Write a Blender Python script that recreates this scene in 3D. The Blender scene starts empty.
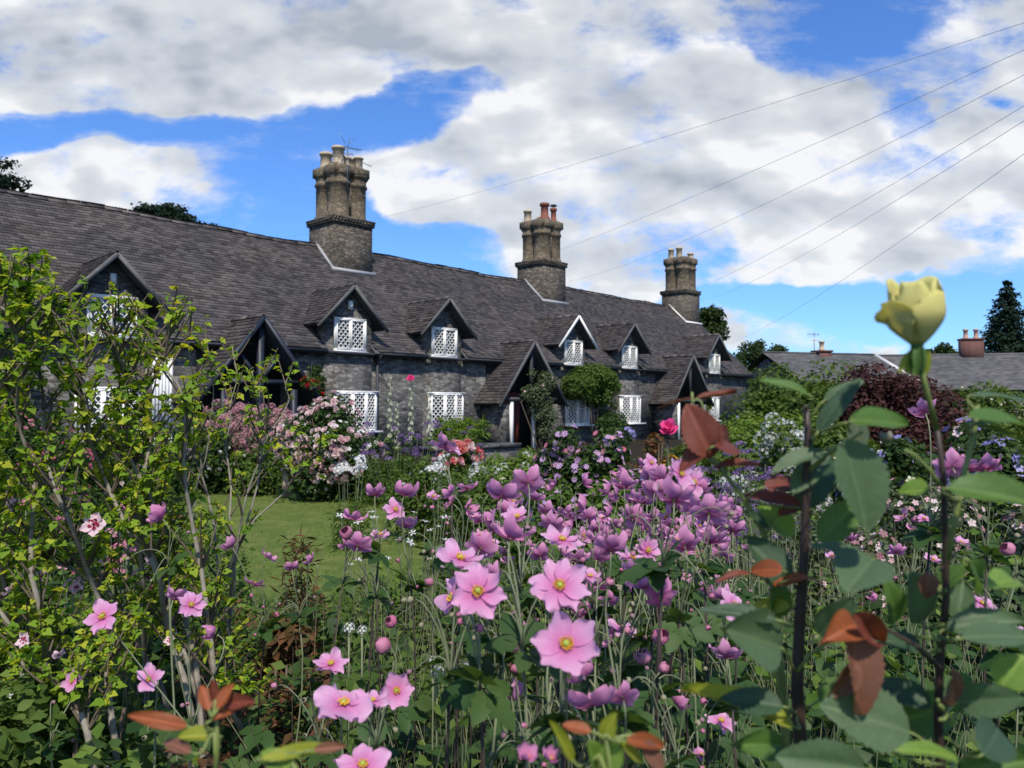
import bpy, math, random
import numpy as np
from mathutils import Vector, Matrix

SC = bpy.context.scene
COL = SC.collection
rng = np.random.default_rng(7)
random.seed(7)
PI = math.pi

# ------------------------------------------------------------------ camera
F = 765.0
PITCH = math.radians(1.572)
CAM = np.array([0.0, 0.0, 1.5])
cam_data = bpy.data.cameras.new('camera')
cam = bpy.data.objects.new('camera', cam_data)
COL.objects.link(cam)
cam.location = CAM
cam.rotation_euler = (PI / 2 + PITCH, 0, 0)
cam_data.sensor_width = 34.6
cam_data.lens = 34.6 * F / 1024.0
cam_data.clip_start = 0.05
cam_data.clip_end = 3000
cam_data.dof.use_dof = True
cam_data.dof.focus_distance = 2.3
cam_data.dof.aperture_fstop = 8.2
SC.camera = cam

# ------------------------------------------------------------------ light, sky with clouds
SUN_EL = math.radians(54)
SUN_AZ = math.radians(172)          # clockwise from +Y (the way the camera looks)
sun_dir = Vector((math.sin(SUN_AZ) * math.cos(SUN_EL), math.cos(SUN_AZ) * math.cos(SUN_EL), math.sin(SUN_EL)))
sl = bpy.data.lights.new('sun', 'SUN')
sl.energy = 3.4
sl.angle = math.radians(1.6)
sl.color = (1.0, 0.94, 0.84)
so = bpy.data.objects.new('sun', sl)
COL.objects.link(so)
so.rotation_euler = sun_dir.to_track_quat('Z', 'Y').to_euler()
SC.view_settings.view_transform = 'Standard'
SC.view_settings.look = 'None'
SC.view_settings.exposure = 0.58
SC.view_settings.gamma = 1.0
SC.cycles.max_bounces = 6
SC.cycles.transparent_max_bounces = 8
SC.cycles.diffuse_bounces = 4
SC.cycles.glossy_bounces = 2
SC.cycles.transmission_bounces = 3


class NG:
    """small wrapper for writing node trees"""
    def __init__(s, tree):
        s.t = tree; s.n = tree.nodes; s.l = tree.links
    def put(s, sock, v):
        if hasattr(v, 'is_linked') or isinstance(v, bpy.types.NodeSocket):
            s.l.new(v, sock)
        elif v is not None:
            sock.default_value = v
    def node(s, ty, ins=(), **kw):
        n = s.n.new(ty)
        for k, v in kw.items():
            setattr(n, k, v)
        for i, v in (ins.items() if isinstance(ins, dict) else enumerate(ins)):
            s.put(n.inputs[i], v)
        return n
    def m(s, op, a, b=None, c=None, clamp=False):
        n = s.node('ShaderNodeMath', operation=op, use_clamp=clamp)
        s.put(n.inputs[0], a)
        if b is not None: s.put(n.inputs[1], b)
        if c is not None: s.put(n.inputs[2], c)
        return n.outputs[0]
    def v(s, op, a, b=None):
        n = s.node('ShaderNodeVectorMath', operation=op)
        s.put(n.inputs[0], a)
        if b is not None: s.put(n.inputs[1], b)
        return n.outputs['Value'] if op in ('LENGTH', 'DOT_PRODUCT', 'DISTANCE') else n.outputs[0]
    def mix(s, f, a, b, blend='MIX'):
        n = s.node('ShaderNodeMix', data_type='RGBA', blend_type=blend)
        s.put(n.inputs[0], f); s.put(n.inputs[6], a); s.put(n.inputs[7], b)
        return n.outputs[2]
    def ramp(s, f, stops, interp='LINEAR'):
        n = s.node('ShaderNodeValToRGB')
        s.put(n.inputs[0], f)
        e = n.color_ramp.elements
        n.color_ramp.interpolation = interp
        while len(e) > 1: e.remove(e[-1])
        e[0].position = stops[0][0]; e[0].color = c4(stops[0][1])
        for p, c in stops[1:]:
            k = e.new(p); k.color = c4(c)
        return n.outputs[0]
    def noise(s, vec, scale, detail=4, rough=0.55, dist=0.0, dim='3D'):
        n = s.node('ShaderNodeTexNoise', noise_dimensions=dim)
        if vec is not None: s.put(n.inputs['Vector'], vec)
        n.inputs['Scale'].default_value = scale
        n.inputs['Detail'].default_value = detail
        n.inputs['Roughness'].default_value = rough
        n.inputs['Distortion'].default_value = dist
        return n.outputs[0]
    def smooth(s, x, a, b):
        n = s.node('ShaderNodeMapRange', interpolation_type='SMOOTHSTEP')
        s.put(n.inputs[0], x); n.inputs[1].default_value = a; n.inputs[2].default_value = b
        return n.outputs[0]


def c4(c):
    if isinstance(c, (int, float)): return (c, c, c, 1)
    return tuple(c) + ((1,) if len(c) == 3 else ())


world = bpy.data.worlds.new('World')
SC.world = world
world.use_nodes = True
g = NG(world.node_tree)
g.n.clear()
tc = g.node('ShaderNodeTexCoord').outputs['Generated']
sky = g.node('ShaderNodeTexSky', sky_type='NISHITA')
sky.sun_disc = False
sky.sun_elevation = SUN_EL
sky.sun_rotation = SUN_AZ
sky.air_density = 1.0
sky.dust_density = 0.4
sky.ozone_density = 3.0
sep = g.node('ShaderNodeSeparateXYZ', [tc])
ay = g.m('MAXIMUM', g.m('ABSOLUTE', sep.outputs[1]), 0.05)
gu = g.m('DIVIDE', sep.outputs[0], ay)
gv = g.m('DIVIDE', sep.outputs[2], ay)
uv = g.node('ShaderNodeCombineXYZ', [gu, gv, 0.0]).outputs[0]
# where the cloud banks lie on the sky: centre, half sizes, weight (in hundredths of the tangent of the bearing / height)
def px2uv(x, y): return ((x - 512) / F, (405 - y) / F)
BANKS = [(300, 25, 420, 62, 1.3), (60, 60, 230, 55, 1.1), (225, 105, 55, 32, .8), (560, 25, 170, 45, 1.0),
         (60, 175, 110, 36, 1.2), (185, 195, 95, 32, 1.2), (120, 150, 60, 22, .6), (395, 195, 70, 42, 1.1),
         (560, 110, 120, 42, 1.2), (480, 165, 110, 45, 1.2), (650, 140, 150, 60, 1.3), (760, 180, 140, 45, 1.2),
         (620, 210, 140, 34, .9), (860, 120, 60, 60, .5), (985, 70, 85, 75, 1.2), (950, 190, 110, 34, 1.0),
         (520, 245, 80, 22, .8), (650, 282, 80, 20, 1.1), (790, 255, 110, 30, 1.4), (905, 245, 130, 34, 1.2), (1040, 200, 60, 60, .9),
         (735, 320, 36, 18, 1.0), (850, 340, 100, 13, .9), (1000, 300, 26, 16, .7), (560, 275, 60, 14, .6),
         (480, 88, 85, 22, -1.3), (395, 122, 70, 28, -1.2), (130, 124, 140, 17, -1.5), (268, 205, 50, 55, -1.5), (15, 120, 40, 30, -.8), (570, 70, 60, 10, -.5), (340, 215, 30, 30, -.6), (845, 28, 90, 26, -1.2),
         (905, 120, 22, 24, -.8), (850, 216, 110, 11, -1.1), (430, 250, 60, 24, -1.4), (790, 304, 90, 14, -1.2), (950, 288, 90, 26, -1.3), (1010, 108, 30, 16, -.8), (690, 245, 60, 10, -.6),
         (-250, 60, 260, 90, 1.0), (1250, 120, 180, 120, 1.0), (1300, 300, 150, 40, .9), (-250, 230, 200, 30, .9)]
wn = g.node('ShaderNodeTexNoise', [uv], noise_dimensions='3D')
wn.inputs['Scale'].default_value = 5.0; wn.inputs['Detail'].default_value = 4
warp = g.v('SUBTRACT', wn.outputs['Color'], (0.5, 0.5, 0.5))
uvw = g.v('ADD', uv, g.v('MULTIPLY', warp, (0.16, 0.10, 0.0)))
field = None
for (x, y, rx, ry, w) in BANKS:
    u0, v0 = px2uv(x, y)
    q = g.v('MULTIPLY', g.v('SUBTRACT', uvw, (u0, v0, 0)), (F / rx, F / ry, 0))
    e = g.m('MULTIPLY', g.m('EXPONENT', g.m('MULTIPLY', g.v('DOT_PRODUCT', q, q), -0.75)), w)
    field = e if field is None else g.m('ADD', field, e)
P = g.v('MULTIPLY', uv, (1.0, 1.75, 1.0))
n1 = g.noise(P, 4.4, 11, 0.62, 0.2)
s1 = g.noise(P, 5.5, 3, 0.45)
s1b = g.noise(g.v('ADD', P, (0.020, 0.045, 0.0)), 5.5, 3, 0.45)
n2 = g.noise(g.v('ADD', P, (3.1, 7.7, 0)), 2.3, 4, 0.5)
fine = g.noise(g.v('ADD', P, (1.1, 2.7, 0)), 16.0, 6, 0.6)
n3 = g.noise(g.v('ADD', P, (9.3, 4.1, 0)), 13.0, 8, 0.6)
low = g.smooth(gv, 0.34, 0.06)
n1x = g.m('ADD', g.m('MULTIPLY', g.m('SUBTRACT', n1, 0.5), 2.7), g.m('MULTIPLY', g.m('SUBTRACT', n3, 0.5), g.m('ADD', .8, g.m('MULTIPLY', low, 1.2))))
dens = g.m('ADD', g.m('MAXIMUM', g.m('MINIMUM', field, 0.95), -0.12), n1x)
cover = g.m('MAXIMUM', g.smooth(dens, 0.34, 0.92), g.m('MULTIPLY', g.smooth(g.m('ADD', g.noise(g.v('MULTIPLY', P, (1.0, 1.6, 1)), 3.1, 9, .68), g.m('MULTIPLY', dens, .25)), .52, .80), .55))
relief = g.m('MULTIPLY', g.m('SUBTRACT', s1, s1b), 1.9)
thick = g.smooth(dens, 0.45, 1.5)
high = g.smooth(gv, 0.33, 0.47)         # the nearer cloud bank overhead is seen from below, grey
lum = g.m('ADD', g.m('SUBTRACT', 0.98, g.m('MULTIPLY', thick, 0.22)), relief)
lum = g.m('SUBTRACT', lum, g.m('MULTIPLY', high, 0.15))
lum = g.m('ADD', lum, g.m('MULTIPLY', g.m('SUBTRACT', n2, 0.5), 0.75))
lum = g.m('ADD', lum, g.m('MULTIPLY', g.m('SUBTRACT', fine, 0.5), 0.26))
lum = g.m('MINIMUM', g.m('MAXIMUM', lum, 0.42), 1.0)
cloud = g.ramp(lum, [(0.0, (0.22, 0.25, 0.29)), (0.42, (0.29, 0.32, 0.37)), (0.62, (0.41, 0.435, 0.47)), (0.85, (0.50, 0.52, 0.545)), (1.0, (0.64, 0.64, 0.645))])
skyc = g.v('MULTIPLY', sky.outputs[0], (0.056, 0.088, 0.134))
allc = g.mix(g.m('MULTIPLY', cover, 0.97), skyc, cloud)
bg = g.node('ShaderNodeBackground', [allc, 1.0])
g.node('ShaderNodeOutputWorld', [bg.outputs[0]])

# ------------------------------------------------------------------ placing helpers
camf = np.array([0, math.cos(PITCH), math.sin(PITCH)])
camu = np.array([0, -math.sin(PITCH), math.cos(PITCH)])
camr = np.array([1.0, 0, 0])
def ray(x, y): return camf + (x - 512) / F * camr + (384 - y) / F * camu
def at(x, y, d): return CAM + ray(x, y) * d           # a point d metres away along the view
def gx(x, Y): return (x - 512) / F * Y                # world x of a column of the view at distance Y
def gz(y, Y): return 1.5 + (405 - y) / F * Y          # height at distance Y


# ------------------------------------------------------------------ mesh helpers
class MB:
    def __init__(s):
        s.V = []; s.nv = 0; s.F = []; s.M = []; s.T = []
    def add(s, V, Fs, mat=0, tint=None):
        V = np.asarray(V, float).reshape(-1, 3)
        s.V.append(V)
        if isinstance(Fs, np.ndarray):
            s.F.append(Fs + s.nv); s.M.append(np.full(len(Fs), mat))
        else:
            by = {}
            for f in Fs: by.setdefault(len(f), []).append(f)
            for k, a in by.items():
                a = np.array(a); s.F.append(a + s.nv); s.M.append(np.full(len(a), mat))
        if tint is None: tint = rng.random()
        s.T.append(np.broadcast_to(np.asarray(tint, float), (len(V),)).copy())
        s.nv += len(V)
        return s
    def box(s, lo, hi, mat=0, tint=None, M=None):
        x0, y0, z0 = lo; x1, y1, z1 = hi
        V = np.array([[x0, y0, z0], [x1, y0, z0], [x1, y1, z0], [x0, y1, z0], [x0, y0, z1], [x1, y0, z1], [x1, y1, z1], [x0, y1, z1]], float)
        if M is not None: V = V @ M[0].T + M[1]
        return s.add(V, np.array([[0, 3, 2, 1], [4, 5, 6, 7], [0, 1, 5, 4], [1, 2, 6, 5], [2, 3, 7, 6], [3, 0, 4, 7]]), mat, tint)
    def bar(s, a, b, w, t, up=(0, 0, 1), mat=0, tint=None):
        """bar from a to b, w wide across, t thick along up"""
        a = np.array(a, float); b = np.array(b, float); d = b - a; L = np.linalg.norm(d); d /= L
        u = np.array(up, float); u -= d * (u @ d); u /= np.linalg.norm(u); r = np.cross(d, u)
        V = [p + sx * r * w / 2 + sz * u * t / 2 for p in (a, b) for sx, sz in ((-1, -1), (1, -1), (1, 1), (-1, 1))]
        return s.add(V, np.array([[0, 1, 2, 3], [7, 6, 5, 4], [0, 4, 5, 1], [1, 5, 6, 2], [2, 6, 7, 3], [3, 7, 4, 0]]), mat, tint)
    def tube(s, pts, rad, n=6, mat=0, tint=None, cap=True):
        pts = np.asarray(pts, float); k = len(pts)
        rad = np.broadcast_to(np.asarray(rad, float), (k,))
        tan = np.gradient(pts, axis=0); tan /= np.linalg.norm(tan, axis=1)[:, None] + 1e-9
        ref = np.array([0.31, 0.17, 1.0]) if abs(tan[0][2]) < 0.9 else np.array([1.0, 0.2, 0.1])
        a = np.cross(tan, ref); a /= np.linalg.norm(a, axis=1)[:, None] + 1e-9
        b = np.cross(tan, a)
        th = np.linspace(0, 2 * PI, n, endpoint=False)
        V = pts[:, None] + rad[:, None, None] * (np.cos(th)[None, :, None] * a[:, None] + np.sin(th)[None, :, None] * b[:, None])
        i = np.arange(k - 1)[:, None] * n; j = np.arange(n)[None]; j2 = (j + 1) % n
        Fq = np.stack([i + j, i + j2, i + n + j2, i + n + j], -1).reshape(-1, 4)
        s.add(V.reshape(-1, 3), Fq, mat, tint)
        if cap:
            s.F.append(np.array([[*(range(n))][::-1]]) + s.nv - k * n); s.M.append(np.array([mat]))
            s.F.append(np.array([[*range(n)]]) + s.nv - n); s.M.append(np.array([mat]))
        return s
    def lathe(s, c, prof, n=12, mat=0, tint=None, axis=None, rot=0.0):
        th = np.linspace(0, 2 * PI, n, endpoint=False) + rot
        V = []
        for r, z in prof:
            V.append(np.stack([np.cos(th) * r, np.sin(th) * r, np.full(n, z)], -1))
        V = np.concatenate(V)
        if axis is not None: V = V @ frame_from(np.array([axis], float))[0].T
        V = V + np.array(c)
        k = len(prof)
        i = np.arange(k - 1)[:, None] * n; j = np.arange(n)[None]; j2 = (j + 1) % n
        Fq = np.stack([i + j, i + j2, i + n + j2, i + n + j], -1).reshape(-1, 4)
        s.add(V, Fq, mat, tint)
        s.F.append(np.array([[*range(n)]]) + s.nv - n); s.M.append(np.array([mat]))
        return s
    def scatter(s, tpl, pos, R, scale, tint=None, mat=0):
        """copies of a template (verts, faces) : one per position"""
        TV, TF = tpl
        pos = np.asarray(pos, float); n = len(pos)
        if n == 0: return s
        scale = np.asarray(scale, float)
        if scale.ndim == 0: scale = np.full(n, float(scale))
        if scale.ndim == 1: scale = scale[:, None].repeat(3, 1)
        V = np.einsum('nij,nkj->nki', R, TV[None] * scale[:, None]) + pos[:, None]
        k = len(TV)
        if tint is None: tint = rng.random(n)
        s.V.append(V.reshape(-1, 3)); s.T.append(np.repeat(tint, k))
        for fs in TF:
            fs = np.asarray(fs)
            s.F.append((fs[None] + (np.arange(n) * k)[:, None, None] + s.nv).reshape(-1, fs.shape[1]))
            s.M.append(np.full(n * len(fs), mat))
        s.nv += n * k
        return s
    def mesh(s, name, mats, smooth=False):
        me = bpy.data.meshes.new(name)
        V = np.concatenate(s.V); me.vertices.add(len(V)); me.vertices.foreach_set('co', V.ravel())
        sizes = np.concatenate([np.full(len(f), f.shape[1]) for f in s.F])
        loops = np.concatenate([f.ravel() for f in s.F])
        me.loops.add(len(loops)); me.loops.foreach_set('vertex_index', loops.astype(np.int32))
        me.polygons.add(len(sizes))
        st = np.concatenate([[0], np.cumsum(sizes)[:-1]]).astype(np.int32)
        me.polygons.foreach_set('loop_start', st)
        me.polygons.foreach_set('material_index', np.concatenate(s.M).astype(np.int32))
        if smooth: me.polygons.foreach_set('use_smooth', np.ones(len(sizes), bool))
        for m in (mats if isinstance(mats, (list, tuple)) else [mats]): me.materials.append(m)
        a = me.attributes.new('tint', 'FLOAT', 'POINT'); a.data.foreach_set('value', np.concatenate(s.T).astype(np.float32))
        me.update(calc_edges=True)
        me.validate()
        return me
    def build(s, name, mats, parent=None, smooth=False, loc=None, label=None):
        o = bpy.data.objects.new(name, s.mesh(name, mats, smooth)); COL.objects.link(o)
        if parent is not None: o.parent = parent
        if loc is not None: o.location = loc
        if label: o['label'] = label
        return o


def frame_from(N, spin=None):
    """rotation matrices whose z column is N; spin turns about it"""
    N = np.asarray(N, float); N = N / (np.linalg.norm(N, axis=1)[:, None] + 1e-9)
    ref = np.where(np.abs(N[:, 2:3]) < 0.95, np.array([[0, 0, 1.0]]), np.array([[1.0, 0, 0]]))
    X = np.cross(ref, N); X /= np.linalg.norm(X, axis=1)[:, None] + 1e-9
    Y = np.cross(N, X)
    if spin is not None:
        c = np.cos(spin)[:, None]; s_ = np.sin(spin)[:, None]
        X, Y = X * c + Y * s_, -X * s_ + Y * c
    return np.stack([X, Y, N], -1)


def empty(name, label, cat, loc, group=None, rz=0.0):
    o = bpy.data.objects.new(name, None); COL.objects.link(o)
    o.location = loc; o.rotation_euler = (0, 0, rz); o.empty_display_size = 0.1
    o['label'] = label; o['category'] = cat
    if group: o['group'] = group
    return o
def tag(o, label, cat, group=None, kind=None):
    if label: o['label'] = label
    if cat: o['category'] = cat
    if group: o['group'] = group
    if kind: o['kind'] = kind
    return o
def child(me, name, parent, M):
    o = bpy.data.objects.new(name, me); COL.objects.link(o); o.parent = parent
    o.matrix_local = Matrix(M)
    return o
def m44(R, t, s=1.0):
    M = np.eye(4); M[:3, :3] = R * s; M[:3, 3] = t
    return M.tolist()


# ------------------------------------------------------------------ materials
def newmat(name):
    m = bpy.data.materials.new(name); m.use_nodes = True
    g = NG(m.node_tree); g.n.clear()
    out = g.node('ShaderNodeOutputMaterial')
    return m, g, out
def principled(g, out, col, rough=0.6, bump=None, bstr=0.3, bdist=0.02, spec=0.5, metal=0.0):
    b = g.node('ShaderNodeBsdfPrincipled')
    g.put(b.inputs['Base Color'], c4(col) if isinstance(col, (tuple, int, float)) else col)
    g.put(b.inputs['Roughness'], rough)
    b.inputs['Specular IOR Level'].default_value = spec
    b.inputs['Metallic'].default_value = metal
    if bump is not None:
        bn = g.node('ShaderNodeBump', {'Height': bump}); bn.inputs['Strength'].default_value = bstr; bn.inputs['Distance'].default_value = bdist
        g.l.new(bn.outputs[0], b.inputs['Normal'])
    g.l.new(b.outputs[0], out.inputs[0])
    return b
def obj_co(g): return g.node('ShaderNodeTexCoord').outputs['Object']
def tint_of(g):
    a = g.node('ShaderNodeAttribute', attribute_name='tint').outputs['Fac']
    r = g.node('ShaderNodeObjectInfo').outputs['Random']
    return g.m('FRACT', g.m('ADD', a, r))
def plain(name, col, rough=0.6, var=0.15, scale=8.0, spec=0.4, metal=0.0):
    m, g, out = newmat(name)
    n = g.noise(obj_co(g), scale, 5)
    c = g.mix(n, c4([x * (1 - var) for x in col]), c4([min(1, x * (1 + var)) for x in col]))
    principled(g, out, c, rough, n, 0.15, 0.01, spec, metal)
    return m
def leafmat(name, cols, trans=0.4, rough=0.5, gloss=0.12, vein=0.0, back=None):
    """cols: list of colours picked per leaf"""
    m, g, out = newmat(name)
    t = tint_of(g)
    k = len(cols)
    c = g.ramp(t, [(i / max(1, k - 1), cc) for i, cc in enumerate(cols)])
    n = g.noise(obj_co(g), 60.0 if vein else 9.0, 3)
    c = g.mix(g.m('MULTIPLY', n, 0.45), c, g.v('MULTIPLY', c, (0.55, 0.6, 0.5)))
    if back is not None:
        c = g.mix(g.m('MULTIPLY', g.node('ShaderNodeNewGeometry').outputs['Backfacing'], 0.7), c, c4(back))
    b = g.node('ShaderNodeBsdfPrincipled')
    g.put(b.inputs['Base Color'], c); b.inputs['Roughness'].default_value = rough + .1; b.inputs['Specular IOR Level'].default_value = gloss * 1.2
    if vein:
        bn = g.node('ShaderNodeBump', {'Height': g.noise(obj_co(g), 220.0, 2)}); bn.inputs['Strength'].default_value = 0.35; bn.inputs['Distance'].default_value = 0.001
        g.l.new(bn.outputs[0], b.inputs['Normal'])
    tr = g.node('ShaderNodeBsdfTranslucent', [g.v('MULTIPLY', c, (1.5, 1.35, 0.5))])
    mx = g.node('ShaderNodeMixShader', [trans, b.outputs[0], tr.outputs[0]])
    g.l.new(mx.outputs[0], out.inputs[0])
    return m
def petalmat(name, cols, back=None, trans=0.35, rough=0.6, bands=0.0):
    m, g, out = newmat(name)
    t = tint_of(g)
    k = len(cols)
    c = g.ramp(t, [(i / max(1, k - 1), cc) for i, cc in enumerate(cols)]) if k > 1 else None
    if c is None:
        rgb = g.node('ShaderNodeRGB'); rgb.outputs[0].default_value = c4(cols[0]); c = rgb.outputs[0]
    n = g.noise(obj_co(g), 40.0, 3)
    c = g.mix(g.m('MULTIPLY', n, 0.35), c, g.v('MULTIPLY', c, (0.8, 0.62, 0.78)))
    if back is not None:
        c = g.mix(g.node('ShaderNodeNewGeometry').outputs['Backfacing'], c, g.mix(n, c4(back), c4([x * 1.35 for x in back])))
    b = g.node('ShaderNodeBsdfPrincipled')
    g.put(b.inputs['Base Color'], c); b.inputs['Roughness'].default_value = rough; b.inputs['Specular IOR Level'].default_value = 0.2
    tr = g.node('ShaderNodeBsdfTranslucent', [c])
    mx = g.node('ShaderNodeMixShader', [trans, b.outputs[0], tr.outputs[0]])
    g.l.new(mx.outputs[0], out.inputs[0])
    return m

def flowermat(name, inner, mid, edge, binner, bedge, trans=.42):
    """petals of one bloom: colour changes from the heart to the rim, with fine veins running outwards"""
    m, g, out = newmat(name)
    co = obj_co(g); s = g.node('ShaderNodeSeparateXYZ', [co])
    r = g.v('LENGTH', g.node('ShaderNodeCombineXYZ', [s.outputs[0], s.outputs[1], g.m('MULTIPLY', s.outputs[2], .6)]).outputs[0])
    ang = g.m('ARCTAN2', s.outputs[1], s.outputs[0])
    vein = g.noise(g.node('ShaderNodeCombineXYZ', [g.m('MULTIPLY', ang, 14.0), g.m('MULTIPLY', r, 2.0), 0.0]).outputs[0], 1.6, 3)
    front = g.ramp(g.m('MULTIPLY', r, 2.0), [(.08, inner), (.45, mid), (.95, edge)])
    back = g.ramp(g.m('MULTIPLY', r, 2.0), [(.1, binner), (.9, bedge)])
    c = g.mix(g.node('ShaderNodeNewGeometry').outputs['Backfacing'], front, back)
    c = g.mix(g.m('MULTIPLY', g.smooth(vein, .45, .7), .55), c, g.v('MULTIPLY', c, (.82, .62, .78)))
    c = g.mix(g.m('MULTIPLY', g.node('ShaderNodeObjectInfo').outputs['Random'], .5), c, g.v('MULTIPLY', c, (1.05, .78, .92)))
    t = g.node('ShaderNodeAttribute', attribute_name='tint').outputs['Fac']
    c = g.mix(t, c, g.v('MULTIPLY', c, (.88, .80, .86)))
    b = g.node('ShaderNodeBsdfPrincipled'); g.put(b.inputs['Base Color'], c); b.inputs['Roughness'].default_value = .65; b.inputs['Specular IOR Level'].default_value = .15
    bn = g.node('ShaderNodeBump', {'Height': vein}); bn.inputs['Strength'].default_value = .25; bn.inputs['Distance'].default_value = .01; g.l.new(bn.outputs[0], b.inputs['Normal'])
    tr = g.node('ShaderNodeBsdfTranslucent', [c])
    g.l.new(g.node('ShaderNodeMixShader', [trans, b.outputs[0], tr.outputs[0]]).outputs[0], out.inputs[0])
    return m

def stonemat(name, dark, light, mortar, sx=3.2, sz=7.5, stain=0.5):
    m, g, out = newmat(name)
    co = obj_co(g)
    w = g.v('ADD', co, g.v('MULTIPLY', g.v('SUBTRACT', g.node('ShaderNodeTexNoise', {'Vector': co, 'Scale': 3.0}).outputs['Color'], (.5, .5, .5)), (0.16, 0.16, 0.10)))
    p = g.v('MULTIPLY', w, (sx, sx, sz))
    vo = g.node('ShaderNodeTexVoronoi', {'Vector': p, 'Scale': 1.0}, feature='F1')
    ve = g.node('ShaderNodeTexVoronoi', {'Vector': p, 'Scale': 1.0}, feature='DISTANCE_TO_EDGE')
    cell = g.node('ShaderNodeSeparateColor', [vo.outputs['Color']])
    c = g.mix(cell.outputs[0], c4(dark), c4(light))
    c = g.mix(g.m('MULTIPLY', cell.outputs[1], 0.45), c, g.v('MULTIPLY', c, (1.10, 1.0, 0.86)))
    fine = g.noise(co, 14.0, 6, 0.65)
    c = g.mix(g.m('MULTIPLY', fine, 0.7), c, g.v('MULTIPLY', c, (0.45, 0.45, 0.45)))
    joint = g.smooth(ve.outputs['Distance'], 0.02, 0.09)
    c = g.mix(joint, c4(mortar), c)
    big = g.noise(co, 0.7, 4, 0.6)
    c = g.mix(g.m('MULTIPLY', g.smooth(big, 0.42, 0.68), stain), c, g.v('MULTIPLY', c, (0.42, 0.42, 0.42)))
    h = g.m('ADD', g.m('MULTIPLY', joint, 0.7), g.m('MULTIPLY', fine, 0.5))
    principled(g, out, c, 0.9, h, 0.8, 0.03, 0.2)
    return m
def slatemat(name, dark, light, warm=(0.16, 0.13, 0.11)):
    m, g, out = newmat(name)
    t = g.node('ShaderNodeAttribute', attribute_name='tint').outputs['Fac']
    co = obj_co(g)
    c = g.mix(t, c4(dark), c4(light))
    big = g.noise(co, 0.55, 5, 0.6)
    c = g.mix(g.smooth(big, 0.4, 0.72), c, g.v('MULTIPLY', c, (1.5, 1.38, 1.28)))
    fine = g.noise(co, 11.0, 6, 0.7)
    c = g.mix(g.smooth(fine, 0.60, 0.78), c, c4(warm))
    lich = g.noise(g.v('ADD', co, (5, 5, 5)), 5.0, 8, 0.75)
    c = g.mix(g.m('MULTIPLY', g.smooth(lich, 0.66, 0.72), 0.7), c, c4((0.30, 0.29, 0.26)))
    principled(g, out, c, 0.72, fine, 0.5, 0.01, 0.3)
    return m

M_slate = slatemat('slate', (0.030, 0.026, 0.025), (0.100, 0.088, 0.083), (0.11, 0.09, 0.075))
M_slate_far = slatemat('slate_blue_grey', (0.045, 0.045, 0.048), (0.10, 0.10, 0.102), (0.13, 0.125, 0.115))
M_stone = stonemat('rubble_stone', (0.065, 0.062, 0.06), (0.28, 0.268, 0.25), (0.125, 0.12, 0.112), 4.4, 11.0)
M_chim = stonemat('chimney_rubble', (0.085, 0.075, 0.063), (0.22, 0.19, 0.15), (0.07, 0.062, 0.055), 4.5, 12.0, 0.5)
M_ashlar = stonemat('chimney_ashlar', (0.13, 0.105, 0.070), (0.28, 0.225, 0.155), (0.13, 0.105, 0.08), 5.0, 9.0, 0.6)
M_lead = plain('lead', (0.33, 0.33, 0.33), 0.6)
M_white = plain('white_paint', (0.78, 0.76, 0.71), 0.45, 0.06)
M_timber = plain('dark_timber', (0.030, 0.032, 0.038), 0.6, 0.4)
M_blue_timber = plain('blue_black_timber', (0.018, 0.022, 0.034), 0.5, 0.3)
M_board = plain('weathered_bargeboard', (0.10, 0.095, 0.09), 0.7, 0.4)
M_porch_shade = plain('porch_shade_black', (0.012, 0.012, 0.013), 0.9)  # near-black colour standing in for the shade inside the porches
M_pot_buff = plain('buff_clay', (0.46, 0.36, 0.25), 0.8, 0.25)
M_pot_red = plain('red_clay', (0.22, 0.07, 0.045), 0.8, 0.3)
M_metal = plain('aerial_metal', (0.18, 0.18, 0.18), 0.4, 0.1, metal=0.6)
M_wire = plain('cable_rubber', (0.34, 0.35, 0.37), 0.6)
M_reddoor = plain('faded_red_paint', (0.20, 0.045, 0.035), 0.5, 0.3)
m, g_, out_ = newmat('window_glass')
principled(g_, out_, (0.015, 0.018, 0.02), 0.06, None, spec=0.8); M_glass = m
m, g_, out_ = newmat('lamp_case'); principled(g_, out_, (0.75, 0.75, 0.7), 0.3); M_case = m

# ================================================================== the ground
def sheet(name, pts, z, mat, kind='structure', sub=1):
    mb = MB(); mb.add([(x, y, z) for x, y in pts], [tuple(range(len(pts)))])
    o = mb.build(name, mat); o['kind'] = kind; return o
m, g, out = newmat('meadow')
n = g.noise(obj_co(g), 0.8, 8, 0.7)
principled(g, out, g.ramp(n, [(0.3, (0.030, 0.045, 0.014)), (0.7, (0.07, 0.09, 0.03))]), 0.9, n, 0.5, 0.1, 0.1); M_meadow = m
m, g, out = newmat('lawn_turf')
co = obj_co(g)
n = g.noise(co, 3.0, 8, 0.7); nf = g.noise(g.v('MULTIPLY', co, (60, 25, 1)), 1.0, 5, 0.8)
c = g.ramp(n, [(0.3, (0.075, 0.120, 0.028)), (0.5, (0.115, 0.16, 0.042)), (0.62, (0.16, 0.185, 0.065)), (0.8, (0.21, 0.20, 0.10))])
c = g.mix(nf, g.v('MULTIPLY', c, (0.5, 0.55, 0.4)), g.v('MULTIPLY', c, (1.35, 1.3, 1.1)))
principled(g, out, c, 0.9, nf, 0.6, 0.03, 0.1); M_lawn = m
m, g, out = newmat('soil')
n = g.noise(obj_co(g), 9.0, 8, 0.75)
principled(g, out, g.ramp(n, [(0.3, (0.010, 0.009, 0.006)), (0.7, (0.045, 0.035, 0.022))]), 0.95, n, 0.9, 0.05, 0.1); M_soil = m
sheet('ground', [(-1500, -200), (1500, -200), (1500, 2500), (-1500, 2500)], -0.008, M_meadow)
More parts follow.
